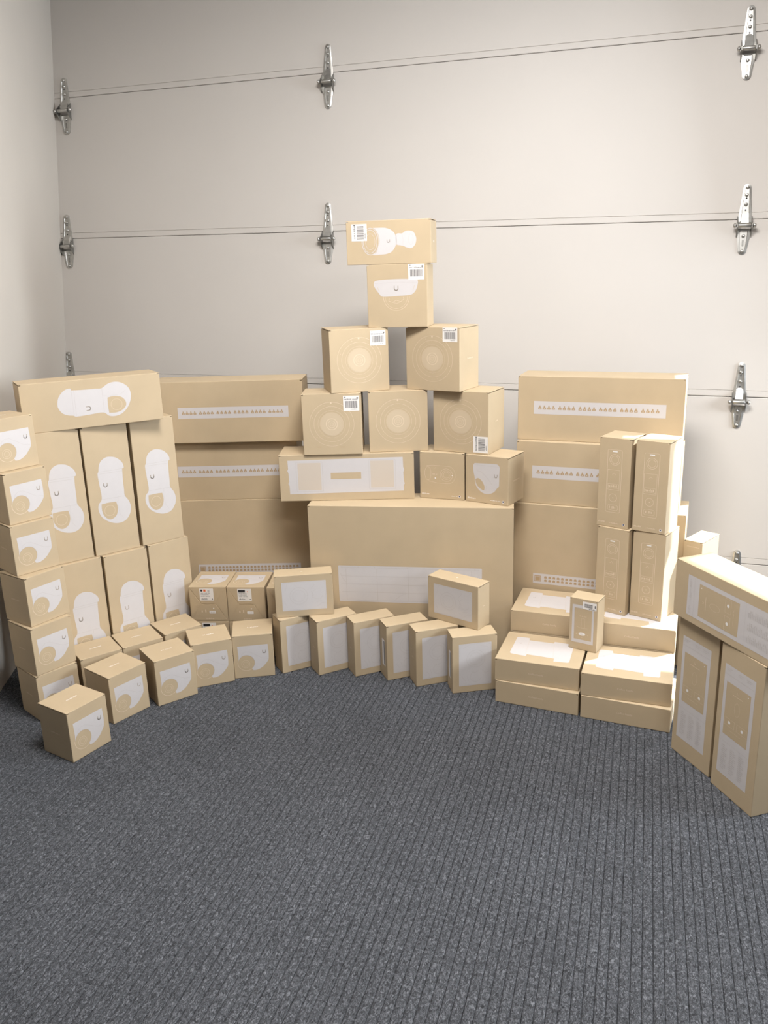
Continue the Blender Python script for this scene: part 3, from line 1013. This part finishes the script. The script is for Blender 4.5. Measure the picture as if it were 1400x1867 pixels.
def art_hubpanel(o, dims, turned=False):
    W, H, _ = face_fn('front', *dims)
    key = ('panel', turned)
    if turned:
        A, B = H, W
        T = lambda pts: [(v, H - u) for u, v in pts]
    else:
        A, B = W, H
        T = lambda pts: pts
    D = lambda par, n, polys, m, e: decal(par, n, [T(q) for q in polys], m, 'front', dims, e, key)
    p = D(o, 'printed_panel', [rect(0.122 * A, 0.128 * B, 0.822 * A, 0.874 * B)], WHITE_INK, E1)
    q = D(p, 'device_picture', [rect(0.190 * A, 0.238 * B, 0.750 * A, 0.594 * B)], KRAFT, E2)
    ln = stroke([(0.135 * A, 0.192 * B), (0.81 * A, 0.192 * B)], 0.0006) + stroke([(0.135 * A, 0.645 * B), (0.81 * A, 0.645 * B)], 0.0005)
    for k, u in enumerate((0.16, 0.43, 0.62)):
        ln += letters(u * A, 0.148 * B, (u + 0.14) * A, 0.154 * B, 20 + k) + letters(u * A, 0.160 * B, (u + 0.10) * A, 0.165 * B, 30 + k)
    D(p, 'header_print', ln, INK_LINE, E2)
    ln = []
    for k, u in enumerate((0.20, 0.40, 0.60)):
        for j in range(13):
            v = 0.668 + j * 0.0135
            ln += letters(u * A, v * B, (u + (0.13 if j % 3 else 0.09)) * A, (v + 0.0075) * B, 50 + k * 20 + j)
    D(p, 'fine_print', ln, INK_LINE, E2)
    wl = u_mark(0.46 * A, 0.278 * B, 0.028 * A) + [rect(0.35 * A, 0.301 * B, 0.58 * A, 0.3045 * B)]
    wl += ring(0.47 * A, 0.385 * B, 0.06 * A, 0.0006, 24, ry=0.045 * B)
    wl += stroke(rect(0.21 * A, 0.475 * B, 0.44 * A, 0.525 * B), 0.0006, True) + stroke(rect(0.50 * A, 0.475 * B, 0.73 * A, 0.525 * B), 0.0006, True)
    wl += letters(0.34 * A, 0.548 * B, 0.60 * A, 0.552 * B, 77)
    D(q, 'line_art', wl, KRAFT_LINE, E3)
    D(q, 'status_icons', [disc(0.32 * A, 0.500 * B, 0.0048, 18), disc(0.62 * A, 0.500 * B, 0.0048, 18), rect(0.68 * A, 0.255 * B, 0.70 * A, 0.261 * B)], WHITE_BRIGHT, E3)


def top_lettering(o, dims, seed):
    W, H, _ = face_fn('top', *dims)
    decal(o, 'lettering', letters(0.37 * W, 0.470 * H, 0.64 * W, 0.515 * H, seed), WHITE_BRIGHT, 'top', dims, E1, ('toptxt', seed))


def side_lettering(o, dims, face, seed, u0=0.34, u1=0.66, v=0.50):
    W, H, _ = face_fn(face, *dims)
    decal(o, 'lettering', letters(u0 * W, (v - 0.012) * H, u1 * W, (v + 0.014) * H, seed), KRAFT_LINE, face, dims, E1, ('sidetxt', face, seed, round(W, 3)))


# ---- turret camera cartons -----------------------------------------------
GT = 'turret camera boxes with white camera print'
TL = {
    'T1': 'topmost turret camera box of the tower at the left edge',
    'T2': 'turret camera box second from the top in the left edge tower',
    'T3': 'turret camera box third from the top in the left edge tower',
    'T4': 'turret camera box third from the floor in the left edge tower',
    'T5': 'turret camera box second from the floor in the left edge tower',
    'T6': 'bottom turret camera box of the left edge tower, print half hidden',
    'F1': 'turret camera box standing alone foremost on the carpet at left',
    'F2': 'turret camera box on the carpet just right of the foremost left box',
    'F3': 'turret camera box third from left in the curved front row',
    'F4': 'turret camera box fourth from left in the curved front row',
    'F5': 'turret camera box at the right end of the curved front row, beside white-panel boxes',
    'G1': 'low kraft box beside the left tower, behind the front row, lettered lid showing',
    'G2': 'middle of three low kraft boxes between the front row and tall camera cartons',
    'G3': 'rightmost of three low kraft boxes at the foot of the tall camera cartons',
    'U1': 'turret box lying on its back, sticker with black and orange icons on its base',
    'U2': 'turret box lying on its back, sticker with a dark block on its base',
    'U3': 'turret box lying on its back, mostly hidden behind a landscape white-panel box',
    'V1': 'turret box under the one with the orange icon sticker, only a strip visible',
    'V2': 'turret box under the one with the dark block sticker, almost hidden',
    'V3': 'turret box low behind the front row, hidden beneath the lying turret box',
}
for n, k in enumerate(('T1', 'T2', 'T3', 'T4', 'T5', 'T6', 'F1', 'F2', 'F3', 'F4', 'F5', 'G1', 'G2', 'G3')):
    o, dims = carton(k, 'turret_camera_box', TL[k], GT)
    art_turret(o, 'front', dims)
    top_lettering(o, dims, 100 + n % 5)
    side_lettering(o, dims, 'left', 90 + n % 3)
FLAP = {'apexL': (0.316, 0.497), 'apexR': (0.700, 0.496)}
for n, k in enumerate(('U1', 'U2', 'U3', 'V1', 'V2', 'V3')):
    o, dims = carton(k, 'turret_camera_box', TL[k], GT, lid=False)
    W, H = dims[0], dims[2]
    aL, aR = (0.316 * W, 0.497 * H), (0.700 * W, 0.497 * H)
    c = ((0.004, 0.004), (W - 0.004, 0.004), (W - 0.004, H - 0.004), (0.004, H - 0.004))
    cen = (0.51 * W, 0.52 * H)
    # crash-lock base: four folded flaps with open creases
    for fl in ([c[0], c[1], aR, aL], [c[1], c[2], aR], [c[2], c[3], aL, aR], [c[3], c[0], aL]):
        mx = sum(q[0] for q in fl) / len(fl)
        my = sum(q[1] for q in fl) / len(fl)
        ins = []
        for q in fl:
            dd = math.hypot(mx - q[0], my - q[1])
            ins.append((q[0] + (mx - q[0]) / dd * 0.0026, q[1] + (my - q[1]) / dd * 0.0026))
        _, _, fn = face_fn('front', *dims)
        m_ = len(ins)
        vs = [fn(u, v, -0.0002) for u, v in ins] + [fn(u, v, 0.0009) for u, v in ins]
        fs = [tuple(range(m_, 2 * m_))] + [(i, (i + 1) % m_, m_ + (i + 1) % m_, m_ + i) for i in range(m_)]
        me = mesh('base_flap', vs, fs)
        b2 = bmesh.new()
        b2.from_mesh(me)
        bmesh.ops.recalc_face_normals(b2, faces=b2.faces)
        b2.to_mesh(me)
        b2.free()
        link('base_flap', me, KRAFT, o)
    if k[0] == 'U':
        art_turret(o, 'top', dims)
    if k in ('U1', 'U2', 'V1'):
        s = decal(o, 'price_sticker', [rrect(0.289 * W, 0.045 * H, 0.654 * W, 0.396 * H, 0.002)], STICKER, 'front', dims, 0.0012)
        pr = []
        for j, v in enumerate((0.165, 0.21, 0.255)):
            pr += letters(0.32 * W, v * H, (0.56 - 0.03 * (j % 2)) * W, (v + 0.022) * H, 200 + j + n * 7)
        pr += letters(0.33 * W, 0.325 * H, 0.49 * W, 0.36 * H, 230 + n)
        pr.append(rect(0.60 * W, 0.335 * H, 0.63 * W, 0.36 * H))
        decal(s, 'fine_print', pr, GREY_INK, 'front', dims, 0.0015)
        if k == 'U1':
            decal(s, 'dark_icon', [disc(0.345 * W, 0.105 * H, 0.0046, 16)], BLACK, 'front', dims, 0.0015)
            decal(s, 'orange_icon', [rrect(0.395 * W, 0.075 * H, 0.455 * W, 0.135 * H, 0.001)], ORANGE, 'front', dims, 0.0015)
            decal(s, 'grey_icon', ring(0.53 * W, 0.115 * H, 0.003, 0.0012, 12), GREY_INK, 'front', dims, 0.0015)
        else:
            decal(s, 'dark_icon', [rect(0.312 * W, 0.075 * H, 0.49 * W, 0.150 * H)], BLACK, 'front', dims, 0.0015)
            decal(s, 'grey_icon', [disc(0.55 * W, 0.130 * H, 0.002, 10)], ORANGE, 'front', dims, 0.0015)
    if k[0] == 'U':
        q = decal(o, 'printed_base_mark', [rrect(0.506 * W, 0.695 * H, 0.675 * W, 0.772 * H, 0.002)], WHITE_BRIGHT, 'front', dims, 0.0012)
        decal(q, 'fine_print', letters(0.52 * W, 0.72 * H, 0.66 * W, 0.75 * H, 240), PANEL_TAN, 'front', dims, 0.0015)
        decal(q, 'heart_mark', [disc(0.625 * W, 0.625 * H, 0.0028, 6)], WHITE_BRIGHT, 'front', dims, 0.0012)
        decal(o, 'lettering', letters(0.30 * W, 0.66 * H, 0.44 * W, 0.75 * H, 241), KRAFT_LINE, 'front', dims, 0.0012)
        decal(o, 'lettering', letters(0.40 * W, 0.90 * H, 0.62 * W, 0.94 * H, 242), KRAFT_LINE, 'front', dims, 0.0012)

# ---- tall pan camera cartons at the left -----------------------------------
PL = {
    'A': 'long carton lying across the tall camera cartons at upper left, camera print sideways',
    'B1': 'tall camera carton in the upper row, nearest the left edge tower',
    'B2': 'tall camera carton in the middle of the upper row at left',
    'B3': 'tall camera carton at the right end of the upper row at left',
    'C1': 'tall camera carton in the lower row, nearest the left edge tower',
    'C2': 'tall camera carton in the middle of the lower row at left',
    'C3': 'tall camera carton at the right end of the lower row at left',
}
for k in ('A', 'B1', 'B2', 'B3', 'C1', 'C2', 'C3'):
    o, dims = carton(k, 'pan_camera_box', PL[k], 'pan camera cartons stacked at the left')
    art_pan(o, 'front', dims, k == 'A')

# ---- white-panel device cartons at front centre -----------------------------
HL = {
    'H1': 'leftmost upright white-panel box in the zigzag row at front centre',
    'H2': 'second upright white-panel box from left in the zigzag row',
    'H3': 'third upright white-panel box from left in the zigzag row',
    'H4': 'fourth upright white-panel box from left in the zigzag row',
    'H5': 'fifth upright white-panel box from left in the zigzag row',
    'H6': 'rightmost upright white-panel box in the zigzag row, fully visible front',
    'X1': 'landscape white-panel box resting on the left end of the zigzag row',
    'X2': 'landscape white-panel box turned left, resting on the right end of the zigzag row',
}
for n, k in enumerate(('H1', 'H2', 'H3', 'H4', 'H5', 'H6', 'X1', 'X2')):
    o, dims = carton(k, 'device_box', HL[k], 'white-panel device boxes at front centre')
    art_hub(o, dims, k[0] == 'X')
    if k in ('H4', 'H6'):
        W, H, _ = face_fn('left', *dims)
        p = decal(o, 'side_label', [rect(0.34 * W, 0.30 * H, 0.72 * W, 0.78 * H)], STICKER, 'left', dims, E1)
        decal(p, 'barcode', [rect(0.56 * W, 0.32 * H, 0.68 * W, 0.76 * H)], GREY_INK, 'left', dims, E2)
    elif k[0] == 'H':
        side_lettering(o, dims, 'left', 60, 0.40, 0.62, 0.52)
    else:
        W, H, _ = face_fn('top', *dims)
        decal(o, 'lettering', letters(0.46 * W, 0.45 * H, 0.55 * W, 0.53 * H, 61), WHITE_BRIGHT, 'top', dims, E1)
        side_lettering(o, dims, 'right', 62, 0.42, 0.58, 0.5)

# ---- the pyramid -----------------------------------------------------------
o, dims = carton('K', 'large_carton', 'largest carton at the centre, white grid print, carrying the box pyramid')
W, H = dims[0], dims[2]
p = decal(o, 'printed_rack_picture', [rrect(0.141 * W, 0.380 * H, 0.850 * W, 0.616 * H, 0.004)], WHITE_INK, 'front', dims, E1)
ln = []
for u in (0.180, 0.335, 0.490, 0.645, 0.800):
    ln += stroke([(u * W, 0.40 * H), (u * W, 0.606 * H)], 0.0010)
for v in (0.392, 0.448, 0.500, 0.552, 0.606):
    ln += stroke([(0.155 * W, v * H), (0.838 * W, v * H)], 0.0009)
for k in range(9):
    ln.append(disc((0.16 + k * 0.082) * W, 0.388 * H, 0.0013, 8))
ln += stroke([(0.15 * W, 0.43 * H), (0.165 * W, 0.47 * H), (0.178 * W, 0.49 * H)], 0.0009)
ln += stroke([(0.42 * W, 0.60 * H), (0.45 * W, 0.57 * H), (0.48 * W, 0.555 * H)], 0.0008)
decal(p, 'line_art', ln, INK_LINE, 'front', dims, E2)

o, dims = carton('L', 'long_carton', 'long low carton with two square screens printed, under the pyramid left side')
W, H = dims[0], dims[2]
pts = [(0.068, 0.118), (0.917, 0.090), (0.919, 0.30), (0.926, 0.36), (0.919, 0.42), (0.922, 0.60), (0.928, 0.66), (0.920, 0.70), (0.920, 0.815),
       (0.074, 0.846), (0.073, 0.66), (0.065, 0.62), (0.072, 0.57), (0.070, 0.38), (0.062, 0.34), (0.069, 0.30)]
p = decal(o, 'printed_device_picture', [sc(pts, W, H)], WHITE_INK, 'front', dims, E1)
for u0, v0, u1, v1 in ((0.140, 0.176, 0.311, 0.763), (0.678, 0.154, 0.849, 0.734)):
    q = decal(p, 'screen_picture', [rect(u0 * W, v0 * H, u1 * W, v1 * H)], PANEL_TAN, 'front', dims, E2)
    decal(p, 'line_art', stroke(rrect(u0 * W - 0.006, v0 * H - 0.004, u1 * W + 0.006, v1 * H + 0.006, 0.003), 0.0009, True), INK_LINE, 'front', dims, E2)
q = decal(p, 'slot_picture', [rect(0.383 * W, 0.395 * H, 0.608 * W, 0.536 * H)], KRAFT, 'front', dims, E2)

o, dims = carton('M', 'camera_carton', 'square carton with a pale capsule outline print, between long carton and turret carton')
W, H = dims[0], dims[2]
ln = stroke([(0.16 * W, 0.29 * H), (0.30 * W, 0.278 * H), (0.62 * W, 0.285 * H)] + arc(0.64 * W, 0.470 * H, 0.155 * W, -85, 85, 16, 0.185 * H) + [(0.40 * W, 0.655 * H), (0.19 * W, 0.615 * H)], 0.0009)
ln += ring(0.187 * W, 0.455 * H, 0.070 * W, 0.0009, 30, ry=0.145 * H) + ring(0.598 * W, 0.474 * H, 0.138 * W, 0.0010) + ring(0.598 * W, 0.474 * H, 0.098 * W, 0.0008) + ring(0.598 * W, 0.474 * H, 0.066 * W, 0.0010)
ln += letters(0.29 * W, 0.455 * H, 0.40 * W, 0.475 * H, 71) + stroke([(0.33 * W, 0.345 * H), (0.36 * W, 0.325 * H)], 0.0008)
p = decal(o, 'printed_camera_outline', ln, KRAFT_LINE, 'front', dims, E1)
decal(p, 'highlights', [disc(0.353 * W, 0.551 * H, 0.0030, 14), disc(0.728 * W, 0.480 * H, 0.0018, 12)], WHITE_BRIGHT, 'front', dims, E2)
decal(o, 'lettering', letters(0.047 * W, 0.882 * H, 0.216 * W, 0.912 * H, 72), WHITE_BRIGHT, 'front', dims, E1)
decal(o, 'lettering', letters(0.70 * W, 0.912 * H, 0.84 * W, 0.928 * H, 73), WHITE_BRIGHT, 'front', dims, E1)
seal_logo(o, 0.888, 0.922, 0.0046, 'front', dims, None)

o, dims = carton('N', 'camera_carton', 'carton with a white turret camera print at the pyramid right foot')
W, H = dims[0], dims[2]
NB = [(0.218, 0.173), (0.446, 0.160), (0.698, 0.150), (0.752, 0.160), (0.784, 0.190), (0.797, 0.229), (0.789, 0.375), (0.783, 0.596), (0.747, 0.641), (0.721, 0.677), (0.676, 0.732), (0.595, 0.778), (0.504, 0.799), (0.413, 0.783), (0.339, 0.742), (0.274, 0.680), (0.237, 0.601), (0.224, 0.502), (0.213, 0.437), (0.200, 0.389), (0.187, 0.291), (0.187, 0.217)]
NH = [(0.237, 0.514), (0.283, 0.483), (0.338, 0.493), (0.403, 0.549), (0.445, 0.627), (0.452, 0.676), (0.440, 0.727), (0.385, 0.713), (0.311, 0.667), (0.256, 0.599)]
p = decal(o, 'printed_camera_picture', [smooth(sc(NB, W, H))], WHITE_INK, 'front', dims, E1)
decal(p, 'lens_window', [smooth(sc(NH, W, H))], KRAFT, 'front', dims, E2)
ln = stroke(sc([(0.27, 0.33), (0.36, 0.335), (0.45, 0.40), (0.54, 0.49), (0.60, 0.56), (0.63, 0.60)], W, H), 0.0008) + stroke(sc([(0.21, 0.205), (0.50, 0.205), (0.79, 0.205)], W, H), 0.0006)
ln += stroke(sc([(0.46, 0.73), (0.50, 0.68), (0.49, 0.62)], W, H), 0.0007)
decal(p, 'line_art', ln, INK_LINE, 'front', dims, E2)
decal(p, 'logo_mark', u_mark(0.709 * W, 0.400 * H, 0.062 * W), LOGO_INK, 'front', dims, E2)
decal(o, 'lettering', letters(0.060 * W, 0.900 * H, 0.240 * W, 0.935 * H, 74), WHITE_BRIGHT, 'front', dims, E1)
decal(o, 'lettering', letters(0.58 * W, 0.905 * H, 0.82 * W, 0.925 * H, 75), WHITE_BRIGHT, 'front', dims, E1)
seal_logo(o, 0.879, 0.922, 0.0050, 'front', dims, None)
side_lettering(o, dims, 'right', 76, 0.30, 0.72, 0.52)

OL = {
    'O1': 'ring-print carton at left of the pyramid middle tier, barcode at top right',
    'O2': 'ring-print carton in the middle of the pyramid middle tier, no sticker',
    'O3': 'ring-print carton at right of the pyramid middle tier, barcode at bottom right',
    'P1': 'ring-print carton at left of the pyramid upper pair, left side showing',
    'P2': 'ring-print carton at right of the pyramid upper pair, bright right side',
}
for n, k in enumerate(('O1', 'O2', 'O3', 'P1', 'P2')):
    o, dims = carton(k, 'dome_camera_box', OL[k], 'ring-print cartons in the pyramid')
    art_rings(o, dims, 0.497, 0.486 if k[0] == 'P' else 0.496, k != 'O3')
    if k == 'O1': barcode_sticker(o, 0.702, 0.042, 0.966, 0.285, 'front', dims, 1)
    if k == 'P1': barcode_sticker(o, 0.690, 0.042, 0.949, 0.275, 'front', dims, 2)
    if k == 'P2': barcode_sticker(o, 0.693, 0.004, 0.957, 0.228, 'front', dims, 3)
    if k == 'O3':
        barcode_sticker(o, 0.730, 0.711, 0.986, 0.974, 'front', dims, 4, True)
        side_lettering(o, dims, 'right', 78, 0.42, 0.60, 0.5)
    if k == 'P2': side_lettering(o, dims, 'right', 79, 0.40, 0.70, 0.5)
    if k == 'O1':
        W, H = dims[0], dims[2]
        decal(o, 'lettering', letters(0.24 * W, 0.86 * H, 0.31 * W, 0.875 * H, 80), KRAFT_DARK, 'front', dims, E1)
        decal(o, 'lettering', letters(0.62 * W, 0.865 * H, 0.70 * W, 0.88 * H, 81), KRAFT_DARK, 'front', dims, E1)

o, dims = carton('Q', 'dome_camera_box', 'carton with a white dome camera print, second from the pyramid top')
W, H = dims[0], dims[2]
QB = [(0.131, 0.268), (0.167, 0.252), (0.285, 0.241), (0.565, 0.234), (0.818, 0.247), (0.843, 0.274), (0.845, 0.307), (0.815, 0.406), (0.756, 0.471), (0.698, 0.487), (0.652, 0.493), (0.324, 0.510), (0.241, 0.503), (0.207, 0.466), (0.128, 0.357), (0.114, 0.301)]
p = decal(o, 'printed_camera_picture', [smooth(sc(QB, W, H))], WHITE_INK, 'front', dims, E1)
decal(p, 'line_art', stroke(sc([(0.13, 0.30), (0.50, 0.285), (0.84, 0.295)], W, H), 0.0006), INK_LINE, 'front', dims, E2)
decal(p, 'side_slots', stroke(sc([(0.175, 0.36), (0.205, 0.42)], W, H), 0.0020) + stroke(sc([(0.79, 0.34), (0.765, 0.41)], W, H), 0.0020), PANEL_TAN, 'front', dims, E2)
decal(p, 'logo_mark', u_mark(0.486 * W, 0.378 * H, 0.062 * W), LOGO_INK, 'front', dims, E2)
ln = ring(0.486 * W, 0.512 * H, 0.215 * W, 0.0011, 40, a0=-2, a1=182) + ring(0.486 * W, 0.512 * H, 0.185 * W, 0.0008, 40, a0=0, a1=180)
ln += stroke(sc([(0.37, 0.53), (0.36, 0.58), (0.42, 0.60), (0.48, 0.57), (0.56, 0.59), (0.61, 0.55), (0.60, 0.52)], W, H), 0.0010) + stroke(sc([(0.42, 0.60), (0.49, 0.62), (0.55, 0.595)], W, H), 0.0009)
decal(p, 'dome_outline', ln, KRAFT_LINE, 'front', dims, E1)
barcode_sticker(o, 0.692, 0.008, 0.950, 0.250, 'front', dims, 5)

o, dims = carton('R', 'bullet_camera_box', 'topmost carton of the pyramid, white bullet camera print')
W, H = dims[0], dims[2]
RB = [(0.323, 0.171), (0.390, 0.170), (0.456, 0.173), (0.501, 0.195), (0.533, 0.225), (0.566, 0.280), (0.582, 0.331), (0.594, 0.403), (0.596, 0.475), (0.592, 0.546), (0.578, 0.616), (0.556, 0.682), (0.527, 0.733), (0.485, 0.762), (0.443, 0.775), (0.350, 0.786), (0.313, 0.780), (0.360, 0.714), (0.387, 0.572), (0.397, 0.461), (0.387, 0.334), (0.359, 0.229)]
RM = [(0.590, 0.332), (0.615, 0.310), (0.664, 0.314), (0.698, 0.269), (0.747, 0.257), (0.796, 0.291), (0.823, 0.396), (0.827, 0.474), (0.814, 0.568), (0.776, 0.645), (0.726, 0.642), (0.677, 0.599), (0.612, 0.571), (0.591, 0.562)]
p = decal(o, 'printed_camera_picture', [smooth(sc(RB, W, H)), smooth(sc(RM, W, H))], WHITE_INK, 'front', dims, E1)
ln = ring(0.289 * W, 0.475 * H, 0.100 * W, 0.0020, 44, ry=0.302 * H) + ring(0.285 * W, 0.475 * H, 0.082 * W, 0.0016, 40, ry=0.262 * H) + ring(0.287 * W, 0.48 * H, 0.055 * W, 0.0008, 36, ry=0.18 * H)
decal(p, 'lens_outline', ln, WHITE_INK, 'front', dims, E2)
ln = stroke(sc([(0.593, 0.34), (0.600, 0.45), (0.593, 0.56)], W, H), 0.0008) + stroke(sc([(0.66, 0.32), (0.675, 0.45), (0.67, 0.59)], W, H), 0.0006) + ring(0.765 * W, 0.45 * H, 0.028 * W, 0.0006, 24, ry=0.12 * H)
decal(p, 'line_art', ln, INK_LINE, 'front', dims, E2)
decal(p, 'logo_mark', u_mark(0.501 * W, 0.472 * H, 0.030 * W), LOGO_INK, 'front', dims, E2)
barcode_sticker(o, 0.067, 0.074, 0.250, 0.457, 'front', dims, 6, True)
W, H, _ = face_fn('right', *dims)
decal(o, 'lettering', letters(0.40 * W, 0.48 * H, 0.58 * W, 0.53 * H, 82), WHITE_BRIGHT, 'right', dims, E1)

# ---- switch cartons ----------------------------------------------------------
SLB = {
    'SL1': 'wide switch carton on top of the left stack, white port strip',
    'SL2': 'wide switch carton in the middle of the left stack, port strip partly hidden',
    'SL3': 'tall switch carton at the bottom of the left stack, low double port strip',
    'S1': 'wide switch carton on top of the right stack, sunlit right end',
    'S2': 'wide switch carton in the middle of the right stack, behind doorbell boxes',
    'S3': 'tall switch carton at the bottom of the right stack, low double port strip',
}
for k in ('SL1', 'SL2', 'SL3', 'S1', 'S2', 'S3'):
    o, dims = carton(k, 'switch_box', SLB[k], 'network switch cartons in the two stacks')
    if k == 'SL3': art_bigswitch(o, dims, 0.120, 0.800, 0.470, 0.540)
    elif k == 'S3': art_bigswitch(o, dims, 0.136, 0.882)
    elif k == 'SL1': art_switch(o, dims, 0.173, 0.900, 0.415, 0.597)
    elif k == 'SL2': art_switch(o, dims, 0.187, 0.915, 0.415, 0.600)
    else: art_switch(o, dims)

# ---- doorbell cartons ----------------------------------------------------------
DL = {'D1': 'upper left of the four tall doorbell boxes', 'D2': 'upper right of the four tall doorbell boxes',
      'D3': 'lower left of the four tall doorbell boxes', 'D4': 'lower right of the four tall doorbell boxes'}
for k in ('D1', 'D2', 'D3', 'D4'):
    o, dims = carton(k, 'doorbell_box', DL[k], 'doorbell boxes in a block of four')
    art_doorbell(o, dims)

# ---- flat cartons at the right ---------------------------------------------------
WL = {
    'W1': 'bottom flat box at front left of the flat box steps',
    'W2': 'upper flat box at front left of the flat box steps, white paddle print on lid',
    'W3': 'bottom flat box at front right of the flat box steps',
    'W4': 'upper flat box at front right of the flat box steps, sunlit lid print',
    'Y1': 'flat box on the raised back step, left, lid print half hidden by small box',
    'Y2': 'flat box on the raised back step, right, carrying the doorbell boxes',
    'W5': 'hidden bottom flat box under the left of the raised back step',
    'W6': 'hidden second flat box under the left of the raised back step',
    'W7': 'hidden bottom flat box under the right of the raised back step',
    'W8': 'hidden second flat box under the right of the raised back step',
}
for k in ('W1', 'W2', 'W3', 'W4', 'Y1', 'Y2', 'W5', 'W6', 'W7', 'W8'):
    o, dims = carton(k, 'flat_device_box', WL[k], 'flat device boxes stacked as steps')
    art_slogan(o, dims)
    if k in ('W2', 'W4', 'Y1', 'Y2'): art_paddle(o, dims)

o, dims = carton('Z', 'small_device_box', 'small upright box with white frame print, standing on the flat boxes')
W, H = dims[0], dims[2]
x0, y0, x1, y1 = 0.108 * W, 0.126 * H, 0.862 * W, 0.858 * H
a0, b0, a1, b1 = 0.186 * W, 0.185 * H, 0.795 * W, 0.795 * H
fr = [[(x0, y0), (x1, y0), (a1, b0), (a0, b0)], [(x1, y0), (x1, y1), (a1, b1), (a1, b0)], [(x1, y1), (x0, y1), (a0, b1), (a1, b1)], [(x0, y1), (x0, y0), (a0, b0), (a0, b1)]]
p = decal(o, 'printed_frame', fr, WHITE_INK, 'front', dims, E1)
ln = letters(0.37 * W, 0.325 * H, 0.62 * W, 0.345 * H, 83) + stroke(rect(0.43 * W, 0.38 * H, 0.55 * W, 0.56 * H), 0.0006, True) + stroke(sc([(0.27, 0.55), (0.45, 0.57), (0.66, 0.56)], W, H), 0.0006)
ln += [disc(0.27 * W, 0.69 * H, 0.0016, 10), disc(0.67 * W, 0.69 * H, 0.0012, 10), disc(0.47 * W, 0.745 * H, 0.0014, 10)]
decal(p, 'line_art', ln, KRAFT_LINE, 'front', dims, E1)
q = decal(p, 'oval_badge', [disc(0.47 * W, 0.682 * H, 0.0118, 30, 0.0055)], WHITE_BRIGHT, 'front', dims, E1)
decal(q, 'fine_print', letters(0.42 * W, 0.674 * H, 0.53 * W, 0.690 * H, 84), PANEL_TAN, 'front', dims, E2)
s = decal(o, 'barcode_sticker', [rect(0.464 * W, 0.045 * H, 0.940 * W, 0.190 * H)], STICKER, 'front', dims, E3)
bars = []
t = 0.525
rnd = random.Random(8)
while t < 0.79:
    bw_ = rnd.choice((0.008, 0.014, 0.02))
    bars.append(rect(t * W, 0.085 * H, (t + bw_) * W, 0.150 * H))
    t += bw_ + rnd.choice((0.007, 0.010))
decal(s, 'barcode', bars + [rect(0.525 * W, 0.085 * H, 0.79 * W, 0.095 * H), rect(0.525 * W, 0.14 * H, 0.79 * W, 0.150 * H)], GREY_INK, 'front', dims, E4)
decal(s, 'fine_print', letters(0.68 * W, 0.162 * H, 0.90 * W, 0.182 * H, 85), BLACK, 'front', dims, E4)
decal(s, 'corner_print', letters(0.83 * W, 0.09 * H, 0.91 * W, 0.14 * H, 86), BLACK, 'front', dims, E4)

AL = {'AA': 'long carton lying on top of two upright cartons at far right, sunlit lid',
      'BB': 'upright panel-print carton at far right, the left one of the pair',
      'CC': 'upright panel-print carton at far right, the right one nearest the viewer'}
for k in ('AA', 'BB', 'CC'):
    o, dims = carton(k, 'panel_print_box', AL[k], 'panel-print cartons at the far right')
    art_hubpanel(o, dims, k == 'AA')

o, dims = carton('E2', 'slim_carton', 'slim sunlit carton standing behind the doorbell boxes at right')
W, H = dims[0], dims[2]
decal(o, 'lettering', letters(0.18 * W, 0.040 * H, 0.85 * W, 0.047 * H, 87), KRAFT_LINE, 'front', dims, E1)
